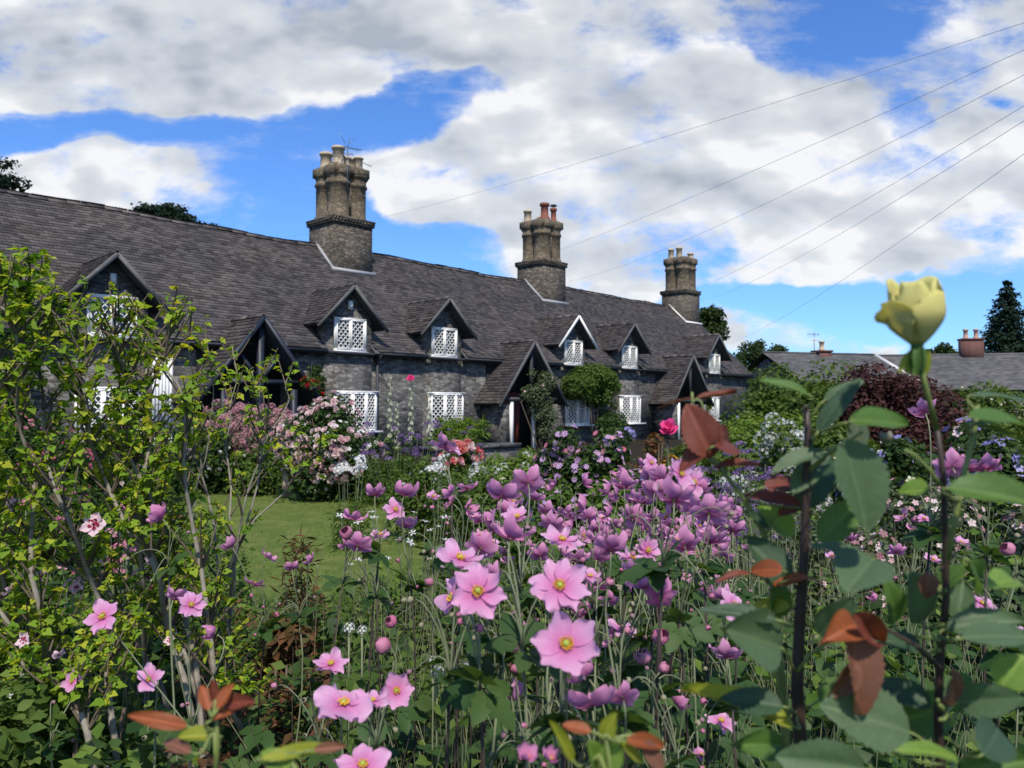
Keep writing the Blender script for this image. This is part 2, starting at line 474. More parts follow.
sheet('flower_bed', [(-14, -2), (22, -2), (30, 22), (6, 34), (-16, 12)], -0.004, M_soil)
LAWN = [(-6.2, 6.0), (-1.2, 5.4), (-0.2, 6.5), (-0.4, 9.8), (-2.0, 12.8), (-6.5, 12.9), (-8.0, 9.0)]
sheet('lawn', LAWN, 0.0, M_lawn)

# ================================================================== the row of cottages
HO = np.array([-2.25, 25.0, 0.0]); HA = math.atan2(0.7267, 0.687)
hd = np.array([math.cos(HA), math.sin(HA), 0]); hv = np.array([-math.sin(HA), math.cos(HA), 0])
def house_to_world(u, v, z): return HO + hd * u + hv * v + np.array([0, 0, z])
U0, U1 = -22.0, 21.5
ZE, ZR, VE, VR = 3.05, 6.9, -0.3, 3.8
SL = (ZR - ZE) / (VR - VE)
house = empty('cottage_row', 'long row of grey stone cottages with steep slate roof, gabled dormers and tall chimneys', 'cottages', HO, rz=HA)

slate_tpl = (np.array([[0, 0, .026], [1, 0, .026], [1, 1.25, .002], [0, 1.25, .002], [0, 0, -.004], [1, 0, -.004]], float),
             [np.array([[0, 1, 2, 3], [4, 5, 1, 0]]), ])
def slates(mb, org, U, S, Lu, Ls, w=0.20, e=0.125, keep=None, mat=0, jit=1.0):
    org = np.array(org, float); U = np.array(U, float); S = np.array(S, float); N = np.cross(U, S)
    pos = []; sc = []; 
    k = int(math.ceil(Ls / e))
    for j in range(k):
        off = (j % 2) * w / 2
        nn = int(math.ceil(Lu / w)) + 1
        for i in range(nn):
            a = i * w - off; b = a + w - 0.006
            a = max(a, 0); b = min(b, Lu)
            if b - a < 0.03: continue
            s_ = j * e
            if keep is not None and not keep((a + b) / 2, s_): continue
            pos.append((a, s_ + rng.normal(0, 0.006) * jit, rng.uniform(0, 0.007))); sc.append((b - a, min(e, Ls - s_ + .02), 1))
    pos = np.array(pos); sc = np.array(sc)
    n = len(pos)
    R = np.stack([U, S, N], -1)[None].repeat(n, 0)
    # little individual twists
    tw = rng.normal(0, 0.012, n) * jit; tl = rng.normal(0, 0.012, n) * jit
    X = R[:, :, 0] + R[:, :, 1] * tw[:, None] + R[:, :, 2] * tl[:, None]; Y = R[:, :, 1] - R[:, :, 0] * tw[:, None]
    R = np.stack([X, Y, np.cross(X, Y)], -1)
    W = org + pos[:, :1] * U + pos[:, 1:2] * S + pos[:, 2:3] * N
    sc[:, 2] = 1.0
    course = rng.random(k + 1)[(pos[:, 1] / e + .5).astype(int).clip(0, k)]
    mb.scatter(slate_tpl, W, R, sc, tint=(0.8 * rng.random(n) + 0.2 * course), mat=mat)
    return mb

DORM = [(-10.2, -0.03), (-3.75, -0.10), (-0.05, -0.03), (6.65, -0.03), (10.45, -0.03), (17.75, -0.03), (-14.1, -0.03), (-20.4, -0.03)]
PORCH = [-7.05, 3.1, 13.75, -17.4]
DW = 0.82          # half width of a dormer wall
# -- main roof
mb = MB()
slope_len = math.hypot(ZR - ZE, VR - VE)
Sv = np.array([0, (VR - VE), (ZR - ZE)]) / slope_len
def keep_main(u, s):
    uu = U0 + u; v = VE + s * Sv[1]; z = ZE + s * Sv[2]
    for du, _ in DORM:
        if abs(uu - du) < DW + 0.02 and v < 0.55: return False
        if abs(uu - du) < 0.9 and z < 4.98 - 1.05 * abs(uu - du) - 0.1 and v < 1.0: return False
    return True
# gentle sag of an old roof is given by moving the slates afterwards
slates(mb, (U0, VE, ZE + .03), (1, 0, 0), Sv, U1 - U0, slope_len, keep=keep_main)
roof = None
n_front = mb.nv
slates(mb, (U1, 2 * VR - VE, ZE + .03), (-1, 0, 0), (0, -Sv[1], Sv[2]), U1 - U0, slope_len, w=0.6, e=0.45)
mb2 = MB()
edges = sorted([U0, U1] + [d + s * (DW - .02) for d, _ in DORM for s in (-1, 1)])
for i in range(len(edges) - 1):
    a, b = edges[i], edges[i + 1]
    mid = (a + b) / 2
    v0 = 0.45 if any(abs(mid - d) < DW for d, _ in DORM) else VE
    z0 = ZE + (v0 - VE) * SL
    mb2.add([(a, v0, z0), (b, v0, z0), (b, VR, ZR), (a, VR, ZR), (a, v0, z0 - .07), (b, v0, z0 - .07), (b, VR, ZR - .07), (a, VR, ZR - .07)],
            [(0, 1, 2, 3), (7, 6, 5, 4), (0, 4, 5, 1), (1, 5, 6, 2), (3, 7, 4, 0)], 1)
mb2.add([(U0, VR, ZR), (U1, VR, ZR), (U1, 2 * VR - VE, ZE), (U0, 2 * VR - VE, ZE)], [(0, 1, 2, 3)], 1)
mb.V += mb2.V; mb.F += [f + mb.nv for f in mb2.F]; mb.M += mb2.M; mb.T += mb2.T; mb.nv += mb2.nv
for k_, arr in enumerate(mb.V):   # sag
    arr[:, 2] += 0.022 * np.sin(arr[:, 0] * 0.61 + 1) * np.clip((arr[:, 2] - 3.3) / 2, 0, 1) + 0.018 * np.sin(arr[:, 0] * 1.9) * np.clip((arr[:, 2] - 3.3) / 3, 0, 1)
roof = mb.build('roof', [M_slate, M_timber], house)
mb = MB()
u = U0
while u < U1:
    L = 0.46
    zs = 0.022 * math.sin(u * 0.61 + 1) + 0.018 * math.sin(u * 1.9) + rng.normal(0, .004)
    for sgn in (-1, 1):
        mb.bar((u, VR + sgn * .075, ZR - .045 + zs + .05), (u + L - .012, VR + sgn * .075, ZR - .045 + zs + .05), 0.17, 0.022, up=(0, sgn * .75, 1))
    u += L
mb.build('ridge_tiles', M_slate, roof)

# -- walls
mb = MB()
mb.box((U0 + .2, 0, -0.3), (U1 - .25, 0.4, 3.28)); mb.box((U0 + .2, 2 * VR - .4, -0.3), (U1 - .25, 2 * VR, 3.3))
for ua, ub in ((U0 + .2, U0 + .55), (U1 - .6, U1 - .25)):
    V = [(ua, .4, -.3), (ua, 7.2, -.3), (ua, 7.2, 3.3), (ua, VR, 6.75), (ua, .4, 3.3)] + [(ub, .4, -.3), (ub, 7.2, -.3), (ub, 7.2, 3.3), (ub, VR, 6.75), (ub, .4, 3.3)]
    mb.add(V, [(0, 1, 2, 3, 4), (9, 8, 7, 6, 5)] + [(i, (i + 1) % 5, (i + 1) % 5 + 5, i + 5)[::-1] for i in range(5)])
mb.build('wall', M_stone, house)
mb = MB(); mb.box((U0 + .3, VE + .04, ZE - .09), (U1 - .3, VE + .16, ZE - .005)); 
for i in range(int((U1 - U0) / .5)):
    uu = U0 + .4 + i * .5
    if any(abs(uu - d) < DW + .08 for d, _ in DORM): continue
    mb.box((uu, VE + .1, ZE - .13), (uu + .07, 0.1, ZE - .03))
mb.build('eaves_timber', M_timber, house)
mb = MB()
mb.tube([(-2.72, -.10, 3.0), (-2.72, -.10, -.2)], 0.045, 8); mb.tube([(-2.72, -.30, 2.98), (-2.72, -.22, 2.9), (-2.72, -.1, 2.8)], .04, 8)
mb.build('downpipe', M_timber, house)


def window_mesh(w, h, nc, nx, ny, bow=0.0, bar=0.024):
    """white latticed window in its own frame, facing -y, centre bottom at the origin"""
    mb = MB()
    def mp(x, z, dy=0.0):
        v = -bow * (1 - (2 * x / w) ** 2) if bow else 0.0
        return (x, v + dy, z)
    fw = 0.055; dep = 0.07
    def fr(x0, z0, x1, z1, wd, d0=0.0):
        k = 8 if (bow and abs(x1 - x0) > .1) else 1
        for i in range(k):
            a, b = i / k, (i + 1) / k
            mb.bar(mp(x0 + (x1 - x0) * a, z0 + (z1 - z0) * a, d0), mp(x0 + (x1 - x0) * b, z0 + (z1 - z0) * b, d0), dep, wd,
                   up=(0, 0, 1) if abs(x1 - x0) > .1 else (1, 0, 0), mat=0)
    fr(-w / 2, fw / 2, w / 2, fw / 2, fw); fr(-w / 2, h - fw / 2, w / 2, h - fw / 2, fw)
    fr(-w / 2 + fw / 2, fw, -w / 2 + fw / 2, h - fw, fw, -.002); fr(w / 2 - fw / 2, fw, w / 2 - fw / 2, h - fw, fw, -.002)
    cw = (w - 2 * fw) / nc
    for c in range(nc):
        x0 = -w / 2 + fw + c * cw
        if c: fr(x0, fw, x0, h - fw, 0.05, -.002)
        X0, X1, Z0, Z1 = x0 + .02, x0 + cw - .02, fw, h - fw
        for xx in (X0 + .012, X1 - .012): fr(xx, Z0, xx, Z1, .03, -.012)
        for zz in (Z0 + .012, Z1 - .012): fr(X0, zz, X1, zz, .03, -.014) if not bow else None
        for i in range(2 * nx):
            for j in range(2 * ny + 1):
                if (i + j) % 2: continue
                for s in (-1, 1):
                    if not 0 <= j + s <= 2 * ny: continue
                    p = mp(X0 + (X1 - X0) * i / (2 * nx), Z0 + (Z1 - Z0) * j / (2 * ny), -.012)
                    q = mp(X0 + (X1 - X0) * (i + 1) / (2 * nx), Z0 + (Z1 - Z0) * (j + s) / (2 * ny), -.012)
                    mb.bar(p, q, .016, bar, up=(0, 0, 1))
    # glass
    k = 8 if bow else 1
    xs = [-w / 2 + fw + (w - 2 * fw) * i / k for i in range(k + 1)]
    for i in range(k):
        mb.add([mp(xs[i], fw, .012), mp(xs[i + 1], fw, .012), mp(xs[i + 1], h - fw, .012), mp(xs[i], h - fw, .012)], [(0, 1, 2, 3)], 1)
    # sill and (for the bowed ones) a flat hood and base
    mb.box((-w / 2 - .04, -dep / 2 - .05 - bow, -.06), (w / 2 + .04, .06, -.004), 0)
    if bow:
        mb.box((-w / 2 - .03, -bow * .55, h + .002), (w / 2 + .03, .06, h + .05), 0)
    return mb.mesh('lattice_window', [M_white, M_glass])
win_d = window_mesh(1.1, 0.96, 2, 3, 5, bar=0.021)
win_g = window_mesh(1.5, 1.12, 3, 3, 6, bow=0.22)

# -- dormers
def gable_roof(uc, zap, v0, v1, hw, zf, w=.19, e=.125):
    """two slated slopes of a little gabled roof, ridge from v0 (front) back to v1"""
    mb = MB(); L = math.hypot(hw, zap - zf)
    for sg in (-1, 1):
        S = np.array([-sg * hw, 0, zap - zf]) / L
        U = np.array([0, -sg, 0]) * -1.0
        if sg == -1: org = (uc - hw, v1, zf + .02); U = np.array([0, -1.0, 0])
        else: org = (uc + hw, v0, zf + .02); U = np.array([0, 1.0, 0])
        slates(mb, org, U, S, v1 - v0, L, w, e)
        N = np.cross(U, S) * .05
        p = [np.array((uc + sg * hw, v0, zf)), np.array((uc + sg * hw, v1, zf)), np.array((uc, v1, zap)), np.array((uc, v0, zap))]
        V = [q + N * .1 for q in p] + [q - N for q in p]
        mb.add(V, [(0, 1, 2, 3), (4, 5, 6, 7), (0, 1, 5, 4), (3, 0, 4, 7)], 1)
    v = v0
    while v < v1:
        for sg in (-1, 1):
            mb.bar((uc + sg * .05, v, zap + .012), (uc + sg * .05, min(v + .4, v1) - .01, zap + .012), .12, .02, up=(sg * 1.0, 0, 1.0), mat=0)
        v += .4
    return mb
def barge(uc, zap, hw, zf, v, wd=.10, drop=.04):
    mb = MB(); 
    for sg in (-1, 1):
        a = np.array((uc + sg * .0, v + sg * .001, zap - drop)); b = np.array((uc + sg * hw, v + sg * .001, zf - drop))
        d = (b - a) / np.linalg.norm(b - a)
        mb.bar(a, b + d * .05, .035, wd, up=(sg * .7, 0, .7))
    return mb
DLAB = {0: None, 3: 'white painted bargeboards', 5: None}
for i, (uc, vf) in enumerate(DORM):
    zap = 4.98; hw = 1.17; zf = 3.76
    mb = MB()
    a = .82; zs = zap - .12 - a * (zap - zf) / hw
    prof = [(-a, -.3), (a, -.3), (a, zs), (0, zap - .12), (-a, zs)]
    V = [(uc + x, vf, z) for x, z in prof] + [(uc + x, .42, z) for x, z in prof]
    mb.add(V, [(0, 1, 2, 3, 4), (1, 6, 7, 2), (2, 7, 8, 3), (3, 8, 9, 4), (4, 9, 5, 0)])
    # cheeks back into the roof
    for sg in (-1, 1):
        mb.box((uc + min(sg * a, sg * (a - .12)), .42, 3.2), (uc + max(sg * a, sg * (a - .12)), 1.2, zs))
    d = mb.build('dormer', M_stone, house)
    vhit = (zap - ZE) / SL + VE + .15
    gable_roof(uc, zap, -.38, vhit, hw, zf).build('dormer_roof', [M_slate, M_timber], d)
    mt = M_white if i == 3 else M_board
    o = barge(uc, zap, hw, zf, -.40).build('bargeboard', mt, d)
    if i == 3: o['label'] = 'white painted bargeboards'
    o = bpy.data.objects.new('window', win_d); COL.objects.link(o); o.parent = d; o.location = (uc + .02, vf - .05, 3.06)
    if i in (0, 1):
        MB().box((uc - .06, vf - .12, 4.28), (uc + .07, vf - .004, 4.52)).box((uc - .04, vf - .13, 4.32), (uc + .05, vf - .12, 4.44)).build('alarm_box', M_case, d)
# -- ground floor windows
for j, uc in enumerate((-10.2, -3.55, 0.05, 6.9, 10.5, 17.4, -14.1)):
    o = bpy.data.objects.new('window', win_g); COL.objects.link(o); o.parent = house
    vf = {0: -.03, -3.55: -.10}.get(uc, -.03)
    o.location = (uc, vf - .05, 0.74)
# -- porches
for i, uc in enumerate(PORCH):
    zap, hw, zf, v0 = 3.73, 1.72, 1.52, -1.25
    if i in (0, 3): mt, bt = M_blue_timber, M_blue_timber
    else: mt, bt = M_timber, M_board
    vhit = (zap - ZE) / SL + VE + .2
    mb = MB()
    if i in (0, 3):
        for x in (-.95, 0, .95): mb.box((uc + x - .07, v0 + .1, -.1), (uc + x + .07, v0 + .24, 1.9 if x else 3.5), 0)
        mb.box((uc - 1.25, v0 + .11, 2.02), (uc + 1.25, v0 + .23, 2.14), 0)
        for sg in (-1, 1):
            mb.bar((uc + sg * .06, v0 + .17, 2.15), (uc + sg * .52, v0 + .17, 2.75), .08, .08, mat=0)
            mb.box((uc + sg * .95 - .05, v0 + .26, -.1), (uc + sg * .95 + .05, 0.0, 1.0), 0)
            for q in (.3, .6):
                mb.bar((uc + sg * .95, v0 + .17, .4 + q), (uc + sg * .07, v0 + .17, .4 + q), .04, .04, mat=0)
            for q in range(4):
                mb.bar((uc + sg * (.95 - q * .22), v0 + .17, -.05), (uc + sg * (.95 - q * .22), v0 + .17, 2.0), .03, .03, mat=0)
    else:
        for sg in (-1, 1):
            x0, x1 = sorted((uc + sg * 1.42, uc + sg * 1.12))
            mb.box((x0, v0 + .15, -.1), (x1, 0.0, 1.52), 2)
        mb.box((uc - 1.3, v0 + .1, 1.63), (uc + 1.3, v0 + .26, 1.76), 0)
        mb.box((uc - .06, v0 + .12, 1.77), (uc + .06, v0 + .24, 3.5), 0)
    p = mb.build('porch', [mt, M_porch_shade, M_stone, M_white], house)
    MB().box((uc - 1.15, -.06, 0), (uc + 1.15, -.01, 2.9)).build('porch_shade_panel', M_porch_shade, p)  # dark panel over the stone wall paints the porch's inner shade
    if i in (1, 2):
        for x in (-1.0, .12): MB().box((uc + x - .06, v0 + .12, -.1), (uc + x + .06, v0 + .24, 1.628)).build('post', M_white, p)
    if i == 0: p['label'] = 'open porch framed in blue-black timber'
    mb = MB(); mb.box((uc - .45, -.11, .0), (uc + .45, -.065, 1.95), 0); 
    for q in range(5): mb.box((uc - .43 + q * .175, -.12, .05), (uc - .43 + q * .175 + .16, -.111, 1.9), 0)
    mb.box((uc + .3, -.15, .95), (uc + .34, -.121, 1.05), 1)
    mb.build('door', [M_reddoor if i == 1 else M_timber, M_metal], p)
    gable_roof(uc, zap, v0, vhit, hw, zf).build('porch_roof', [M_slate, M_timber], p)
    barge(uc, zap, hw, zf, v0 - .03, .11, .035).build('bargeboard', bt, p)

# -- chimneys
def chimney(uc, w, pots, aerial=False, lead_white=False):
    v0, v1 = 2.85, 4.35
    u0, u1 = uc - w / 2, uc + w / 2
    mb = MB(); zt = 7.62
    mb.box((u0, v0, 5.2), (u1, v1, zt))
    mb.box((u0 - .06, v0 - .06, zt + .002), (u1 + .06, v1 + .06, zt + .07))
    for k in range(13):      # dentils
        for vv in (v0 - .09, v1 + .03): mb.box((u0 - .05 + k * (w + .04) / 13, vv, zt + .072), (u0 - .05 + k * (w + .04) / 13 + .07, vv + .07, zt + .14))
        for uu in (u0 - .09, u1 + .03): mb.box((uu, v0 - .02 + k * (v1 - v0) / 13, zt + .072), (uu + .07, v0 + .05 + k * (v1 - v0) / 13, zt + .14))
    mb.box((u0 - .02, v0 - .02, zt + .072), (u1 + .02, v1 + .02, zt + .142))
    mb.box((u0 - .08, v0 - .08, zt + .144), (u1 + .08, v1 + .08, zt + .22))
    base = mb.build('chimney', M_chim, house)
    # clustered octagonal shafts
    mb = MB(); zb = zt + .222; vc = (v0 + v1) / 2
    R = .385; o8 = PI / 8
    uo, vo = w / 2 - .44, .33
    cs = [(uc + a * uo, vc + b * vo) for a in (-1, 1) for b in (-1, 1)]
    for (x, y) in cs:
        mb.lathe((x, y, zb), [(R + .05, 0), (R + .05, .08), (R, .14), (R, 1.12), (R + .05, 1.16), (R + .05, 1.24), (R + .01, 1.27), (R + .01, 1.40), (R + .05, 1.45), (R + .09, 1.50),
                              (R + .09, 1.68), (R + .06, 1.76), (R - .02, 1.82)], 8, rot=o8)
    mb.box((uc - uo, vc - vo, zb), (uc + uo, vc + vo, zb + 1.9))
    mb.box((uc - uo - .36, vc - vo - .36, zb + 1.50), (uc + uo + .36, vc + vo + .36, zb + 1.80))
    mb.box((uc - .17, vc - vo - .22, zb), (uc + .17, vc + vo + .22, zb + 1.5))
    mb.build('stack', M_ashlar, base)
    for (du, dv, h, r, kind) in pots:
        mb = MB()
        if kind == 'buff': pr = [(r * 1.05, 0), (r * 1.05, .06), (r, .09), (r * .92, h - .1), (r * 1.15, h - .09), (r * 1.15, h), (r * .85, h), (r * .8, h - .12)]
        elif kind == 'red': pr = [(r * 1.2, 0), (r * 1.2, .12), (r * .9, .18), (r * .85, h - .15), (r * 1.15, h - .13), (r * 1.15, h - .02), (r * .9, h), (r * .8, h - .15)]
        else: pr = [(r, 0), (r * .95, h * .75), (r * 1.2, h * .78), (r * 1.2, h * .85), (r * .4, h)]
        mb.lathe((uc + du, vc + dv, zb + 1.80), pr, 14)
        if kind == 'red' and r < .14:
            mb.lathe((uc + du, vc + dv, zb + 1.80 + h), [(.02, 0), (.02, .08), (.17, .09), (.12, .15), (.0, .17)], 12, mat=1)
        mb.build('chimney_pot', [M_pot_red if kind == 'red' else M_pot_buff, M_timber], base, smooth=True)
    mb = MB()
    zf = ZE + (v0 - VE) * SL
    mb.box((u0 - .1, v0 - .10, zf - .06), (u1 + .1, v0 - .002, zf + .06))
    mb.bar((u0 - .05, v0 - .05, zf + .02), (u0 - .05, v0 + 1.0, zf + .02 + 1.05 * SL), .09, .08)
    fl = mb.build('flashing', M_white if lead_white else M_lead, base)
    if aerial:
        mb = MB()
        a = np.array((uc - .35, v0 - .14, 8.6)); t = np.array((uc - .35, v0 - .14, 10.15))
        mb.tube([a, t], .016, 6)
        mb.bar(a + (0, .06, .4), a + (0, -.02, .4), .04, .04)
        for (h, L, dr, k) in ((0, .9, (1, .15), 7), (-.22, .7, (-.6, .8), 6)):
            dr = np.array([dr[0], dr[1], 0.12]); dr /= np.linalg.norm(dr)
            p0 = t + np.array([0, 0, h]) - dr * L * .3; p1 = t + np.array([0, 0, h]) + dr * L * .7
            mb.tube([p0, p1], .012, 5)
            cr = np.cross(dr, (0, 0, 1))
            for q in range(k):
                c = p0 + (p1 - p0) * (q + .5) / k
                mb.tube([c - cr * .18, c + cr * .18], .007, 4)
        mb.tube([t + (0, 0, .0), t + (0.1, 0, .35)], .010, 5); mb.tube([t + (-.1, 0, .1), t + (-.3, 0, .42)], .008, 5); mb.tube([t + (.05, 0, .15), t + (.3, 0, .38)], .008, 5)
        # a second small one on the far pots
        b = np.array((uc + .75, vc, zb + 1.9)); mb.tube([b, b + (0, 0, .5)], .012, 5); mb.tube([b + (-.1, 0, .42), b + (.6, .1, .36)], .010, 5)
        for q in range(4): mb.tube([b + (.05 + q * .15, -.1, .40 - q * .01), b + (.05 + q * .15, .2, .40 - q * .01)], .006, 4)
        mb.build('tv_aerial', M_metal, base)
    return base
chimney(-1.55, 1.56, [(-.40, -.42, .62, .20, 'buff'), (-.38, .35, .58, .20, 'buff'), (.05, -.2, .42, .18, 'buff'), (.50, .1, .55, .17, 'buff'), (.42, -.42, .50, .15, 'cap')], aerial=True)
chimney(9.0, 1.56, [(-.42, .45, .55, .17, 'buff'), (-.3, -.45, .75, .19, 'red'), (.42, -.35, .68, .135, 'red'), (.4, .4, .4, .15, 'buff')])
chimney(20.8, 1.5, [(-.40, .35, .62, .16, 'cap'), (.2, .2, .72, .17, 'buff'), (.4, -.4, .35, .16, 'buff')], lead_white=True)

# -- the white slatted shutter beside the leftmost porch
mb = MB()
for q in range(6): mb.box((-9.62 + q * .075, -1.0, .9), (-9.62 + q * .075 + .065, -.96, 2.55 + .04 * q - (.05 * max(0, q - 3) ** 1.6)))
for zz in (1.1, 2.2): mb.box((-9.64, -.958, zz), (-9.15, -.92, zz + .08))
for uu in (-9.6, -9.22): mb.box((uu, -.99 + .035, -.1), (uu + .06, -.90, 1.0))
so_ = mb.build('garden_gate', M_white, None)
so_.location = HO; so_.rotation_euler = (0, 0, HA)
tag(so_, 'white slatted gate standing in front of the nearest cottage wall, behind the yellow-green shrub', 'gate')

# ================================================================== the low outbuildings to the right
M_brick = None
m, g, out = newmat('red_brick')
co = obj_co(g)
bt = g.node('ShaderNodeTexBrick', {'Vector': g.v('ADD', g.v('MULTIPLY', co, (1, 1, 1)), (0, 0, 0)), 'Color1': c4((0.12, 0.040, 0.030)), 'Color2': c4((0.18, 0.070, 0.050)), 'Mortar': c4((0.2, 0.17, 0.15)), 'Scale': 4.0})
principled(g, out, g.mix(g.noise(co, 9, 5), bt.outputs[0], c4((0.10, 0.045, 0.04))), 0.9, g.noise(co, 20, 4), 0.4); M_brick = m
def low_building(name, label, pa, pb, Ya, Yb, rise, depth, zr_a, white_gable=False, chim=None):
    a = np.array([gx(pa, Ya), Ya]); b = np.array([gx(pb, Yb), Yb]); L = np.linalg.norm(b - a)
    ang = math.atan2(b[1] - a[1], b[0] - a[0])
    root = empty(name, label, 'building', (a[0], a[1], 0), 'low slate-roofed buildings behind the garden', ang)
    zr = zr_a; ze = zr - rise; hd2 = depth / 2
    mb = MB(); mb.box((.25, .4 - hd2, -.3), (L - .25, hd2 - .4, ze - .05))
    for ua, ub in ((.0 + .2, .5), (L - .5, L - .2)):
        V = [(q, y, z) for q in (ua, ub) for y, z in ((.42 - hd2, ze - .06), (hd2 - .42, ze - .06), (0, zr - .3))]
        mb.add(V, [(0, 1, 2), (5, 4, 3), (0, 3, 4, 1), (1, 4, 5, 2), (2, 5, 3, 0)])
    mb.build('wall', M_stone, root)
    mb = MB(); S = np.array([0, hd2, rise]); Ls = np.linalg.norm(S); S = S / Ls
    slates(mb, (0, -hd2, ze), (1, 0, 0), S, L, Ls, .3, .2)
    slates(mb, (L, hd2, ze), (-1, 0, 0), S * (1, -1, 1), L, Ls, .6, .5)
    mb.add([(0, -hd2, ze - .01), (L, -hd2, ze - .01), (L, 0, zr - .01), (0, 0, zr - .01), (0, hd2, ze - .01), (L, hd2, ze - .01)], [(0, 1, 2, 3), (3, 2, 5, 4)], 0)
    mb.tube([(0, 0, zr + .02), (L, 0, zr + .02)], .09, 8, 0)
    mb.build('roof', M_slate_far, root)
    if white_gable:
        mb = MB()
        for sg in (-1, 1): mb.bar((L + .03, 0, zr - .02), (L + .03, sg * hd2, ze - .02), .06, .32, up=(0, sg, 1))
        mb.build('bargeboard', M_white, root)
    return root, L, zr
A, LA, ZA = low_building('outbuilding', 'low slate-roofed building with a white gable verge, a small buff pot and a television aerial', 763, 874, 43, 45, 1.75, 7, 4.42, True)
B, LB, ZB = low_building('outbuilding', 'low slate-roofed building at the right with a red brick chimney carrying two clay pots', 866, 1120, 50, 47, 2.3, 8, 4.68)
def brick_chim(root, u, zr, w, h, pots, ph, mat_pot, name='chimney'):
    mb = MB(); mb.box((u - w / 2, -.35, zr - .5), (u + w / 2, .35, zr + h)); mb.box((u - w / 2 - .06, -.41, zr + h + .002), (u + w / 2 + .06, .41, zr + h + .1))
    c = mb.build(name, M_brick, root)
    for du in pots:
        m2 = MB(); m2.lathe((u + du, 0, zr + h + .1), [(.17, 0), (.17, .08), (.13, .12), (.12, ph - .12), (.17, ph - .1), (.17, ph), (.12, ph), (.1, ph - .1)], 12)
        m2.build('chimney_pot', mat_pot, c, smooth=True)
    return c
c = brick_chim(A, (821 - 763) / 111 * LA, ZA, .8, .12, (0,), .55, M_pot_buff)
mb = MB(); ua = (813.5 - 763) / 111 * LA
mb.tube([(ua, 0, ZA - .2), (ua, 0, ZA + 1.25)], .02, 5); mb.tube([(ua - .45, 0, ZA + 1.15), (ua + .35, 0, ZA + 1.15)], .015, 5)
for q in range(5): mb.tube([(ua - .4 + q * .17, 0, ZA + 1.0), (ua - .4 + q * .17, 0, ZA + 1.3)], .010, 4)
mb.tube([(ua - .2, 0, ZA + .8), (ua + .3, 0, ZA + .8)], .012, 4)
mb.build('tv_aerial', M_metal, c)
Bu = (gx(969, 49) - gx(866, 50)) / (gx(1120, 47) - gx(866, 50)) * LB
brick_chim(B, Bu, ZB, 1.25, .95, (-.3, .3), .6, plain('pink_clay', (0.42, 0.24, 0.18), .8))

# ================================================================== overhead cables
def cable(p0, p1, label, d0=16.0, d1=75.0, sag=.9):
    (x0, y0), (x1, y1) = p0, p1
    dx, dy = x1 - x0, y1 - y0
    a = at(x0 - dx * .35, y0 - dy * .35, d0 * .75); b = at(x1 + dx * .02, y1 + dy * .02, d1)
    t = np.linspace(0, 1, 40)[:, None]
    pts = a * (1 - t) + b * t; pts[:, 2] -= (4 * t[:, 0] * (1 - t[:, 0])) * sag
    mb = MB(); mb.tube(pts, .0055, 6)
    o = mb.build('overhead_cable', M_wire)
    tag(o, label, 'cable', 'power cables crossing the sky')
cable((1024, 14), (260, 238), 'uppermost overhead cable, running down behind the chimney nearest the camera')
cable((1024, 41), (440, 283), 'second overhead cable down, running down behind the middle chimney')
cable((1024, 66), (560, 280), 'overhead cable crossing the sky just above the middle of the bundle of six')
cable((1024, 97), (640, 305), 'fourth overhead cable down, coming down behind the farthest chimney')
cable((1024, 112), (690, 300), 'overhead cable second from the bottom, running close under its neighbour')
cable((1024, 145), (712, 345), 'lowest overhead cable, running down towards the trees beyond the cottages')

# ================================================================== leaf and flower shapes
def arr(*f): return np.array(f)
LEAF4 = (np.array([[0, 0, 0], [-.30, .45, .07], [0, 1, -.06], [.30, .45, .07]], float), [arr([0, 3, 2], [0, 2, 1])])
LEAF8 = (np.array([[0, 0, 0], [0, .38, .03], [0, .72, .01], [0, 1, -.09], [-.26, .22, .07], [-.30, .55, .09], [.26, .22, .07], [.30, .55, .09]], float),
         [arr([0, 6, 1, 4]), arr([1, 6, 7, 2], [4, 1, 2, 5]), arr([2, 7, 3], [5, 2, 3])])
NARROW = (np.array([[0, 0, 0], [-.07, .5, .03], [0, 1, -.12], [.07, .5, .03]], float), [arr([0, 3, 2], [0, 2, 1])])
def lobed_leaf(pts, droop=.12, fold=.12):
    V = [(0, 0, 0), (0, .5, .0)]
    P = [(-x, y) for x, y in pts[::-1]] + [(0, 1.0)] + pts
    out = [(x, y, fold * abs(x) - droop * y * y) for x, y in P]
    V = [(0, .0, 0), (0, .42, -.02)] + out
    n = len(out); tri = []
    for i in range(n - 1): tri.append([1, 2 + i, 3 + i][::-1])
    tri.append([0, 2, 1]); tri.append([0, 1, 1 + n])
    return (np.array(V, float), [np.array(tri)])
HIBLEAF = lobed_leaf([(.12, .84), (.20, .68), (.34, .55), (.31, .36), (.24, .15)], .22, .18)
MAPLE = lobed_leaf([(.18, .80), (.26, .66), (.20, .48), (.62, .62), (.70, .38), (.42, .26), (.40, .06), (.16, .02)], .20, .12)
def toothed():
    V = []; na = 8
    for i in range(na):
        a = i / (na - 1); w = .30 * math.sin(PI * (.06 + .9 * a) ** .8) ** .8 * (1.14 if i % 2 else .86) if i < na - 1 else .01
        for b in (-1, 0, 1): V.append((b * w, a, .22 * abs(b) * w - .16 * a * a))
    Q = [(i * 3 + j, i * 3 + j + 1, i * 3 + j + 4, i * 3 + j + 3) for i in range(na - 1) for j in range(2)]
    return (np.array(V, float), [np.array(Q)])
TOOTH = toothed()
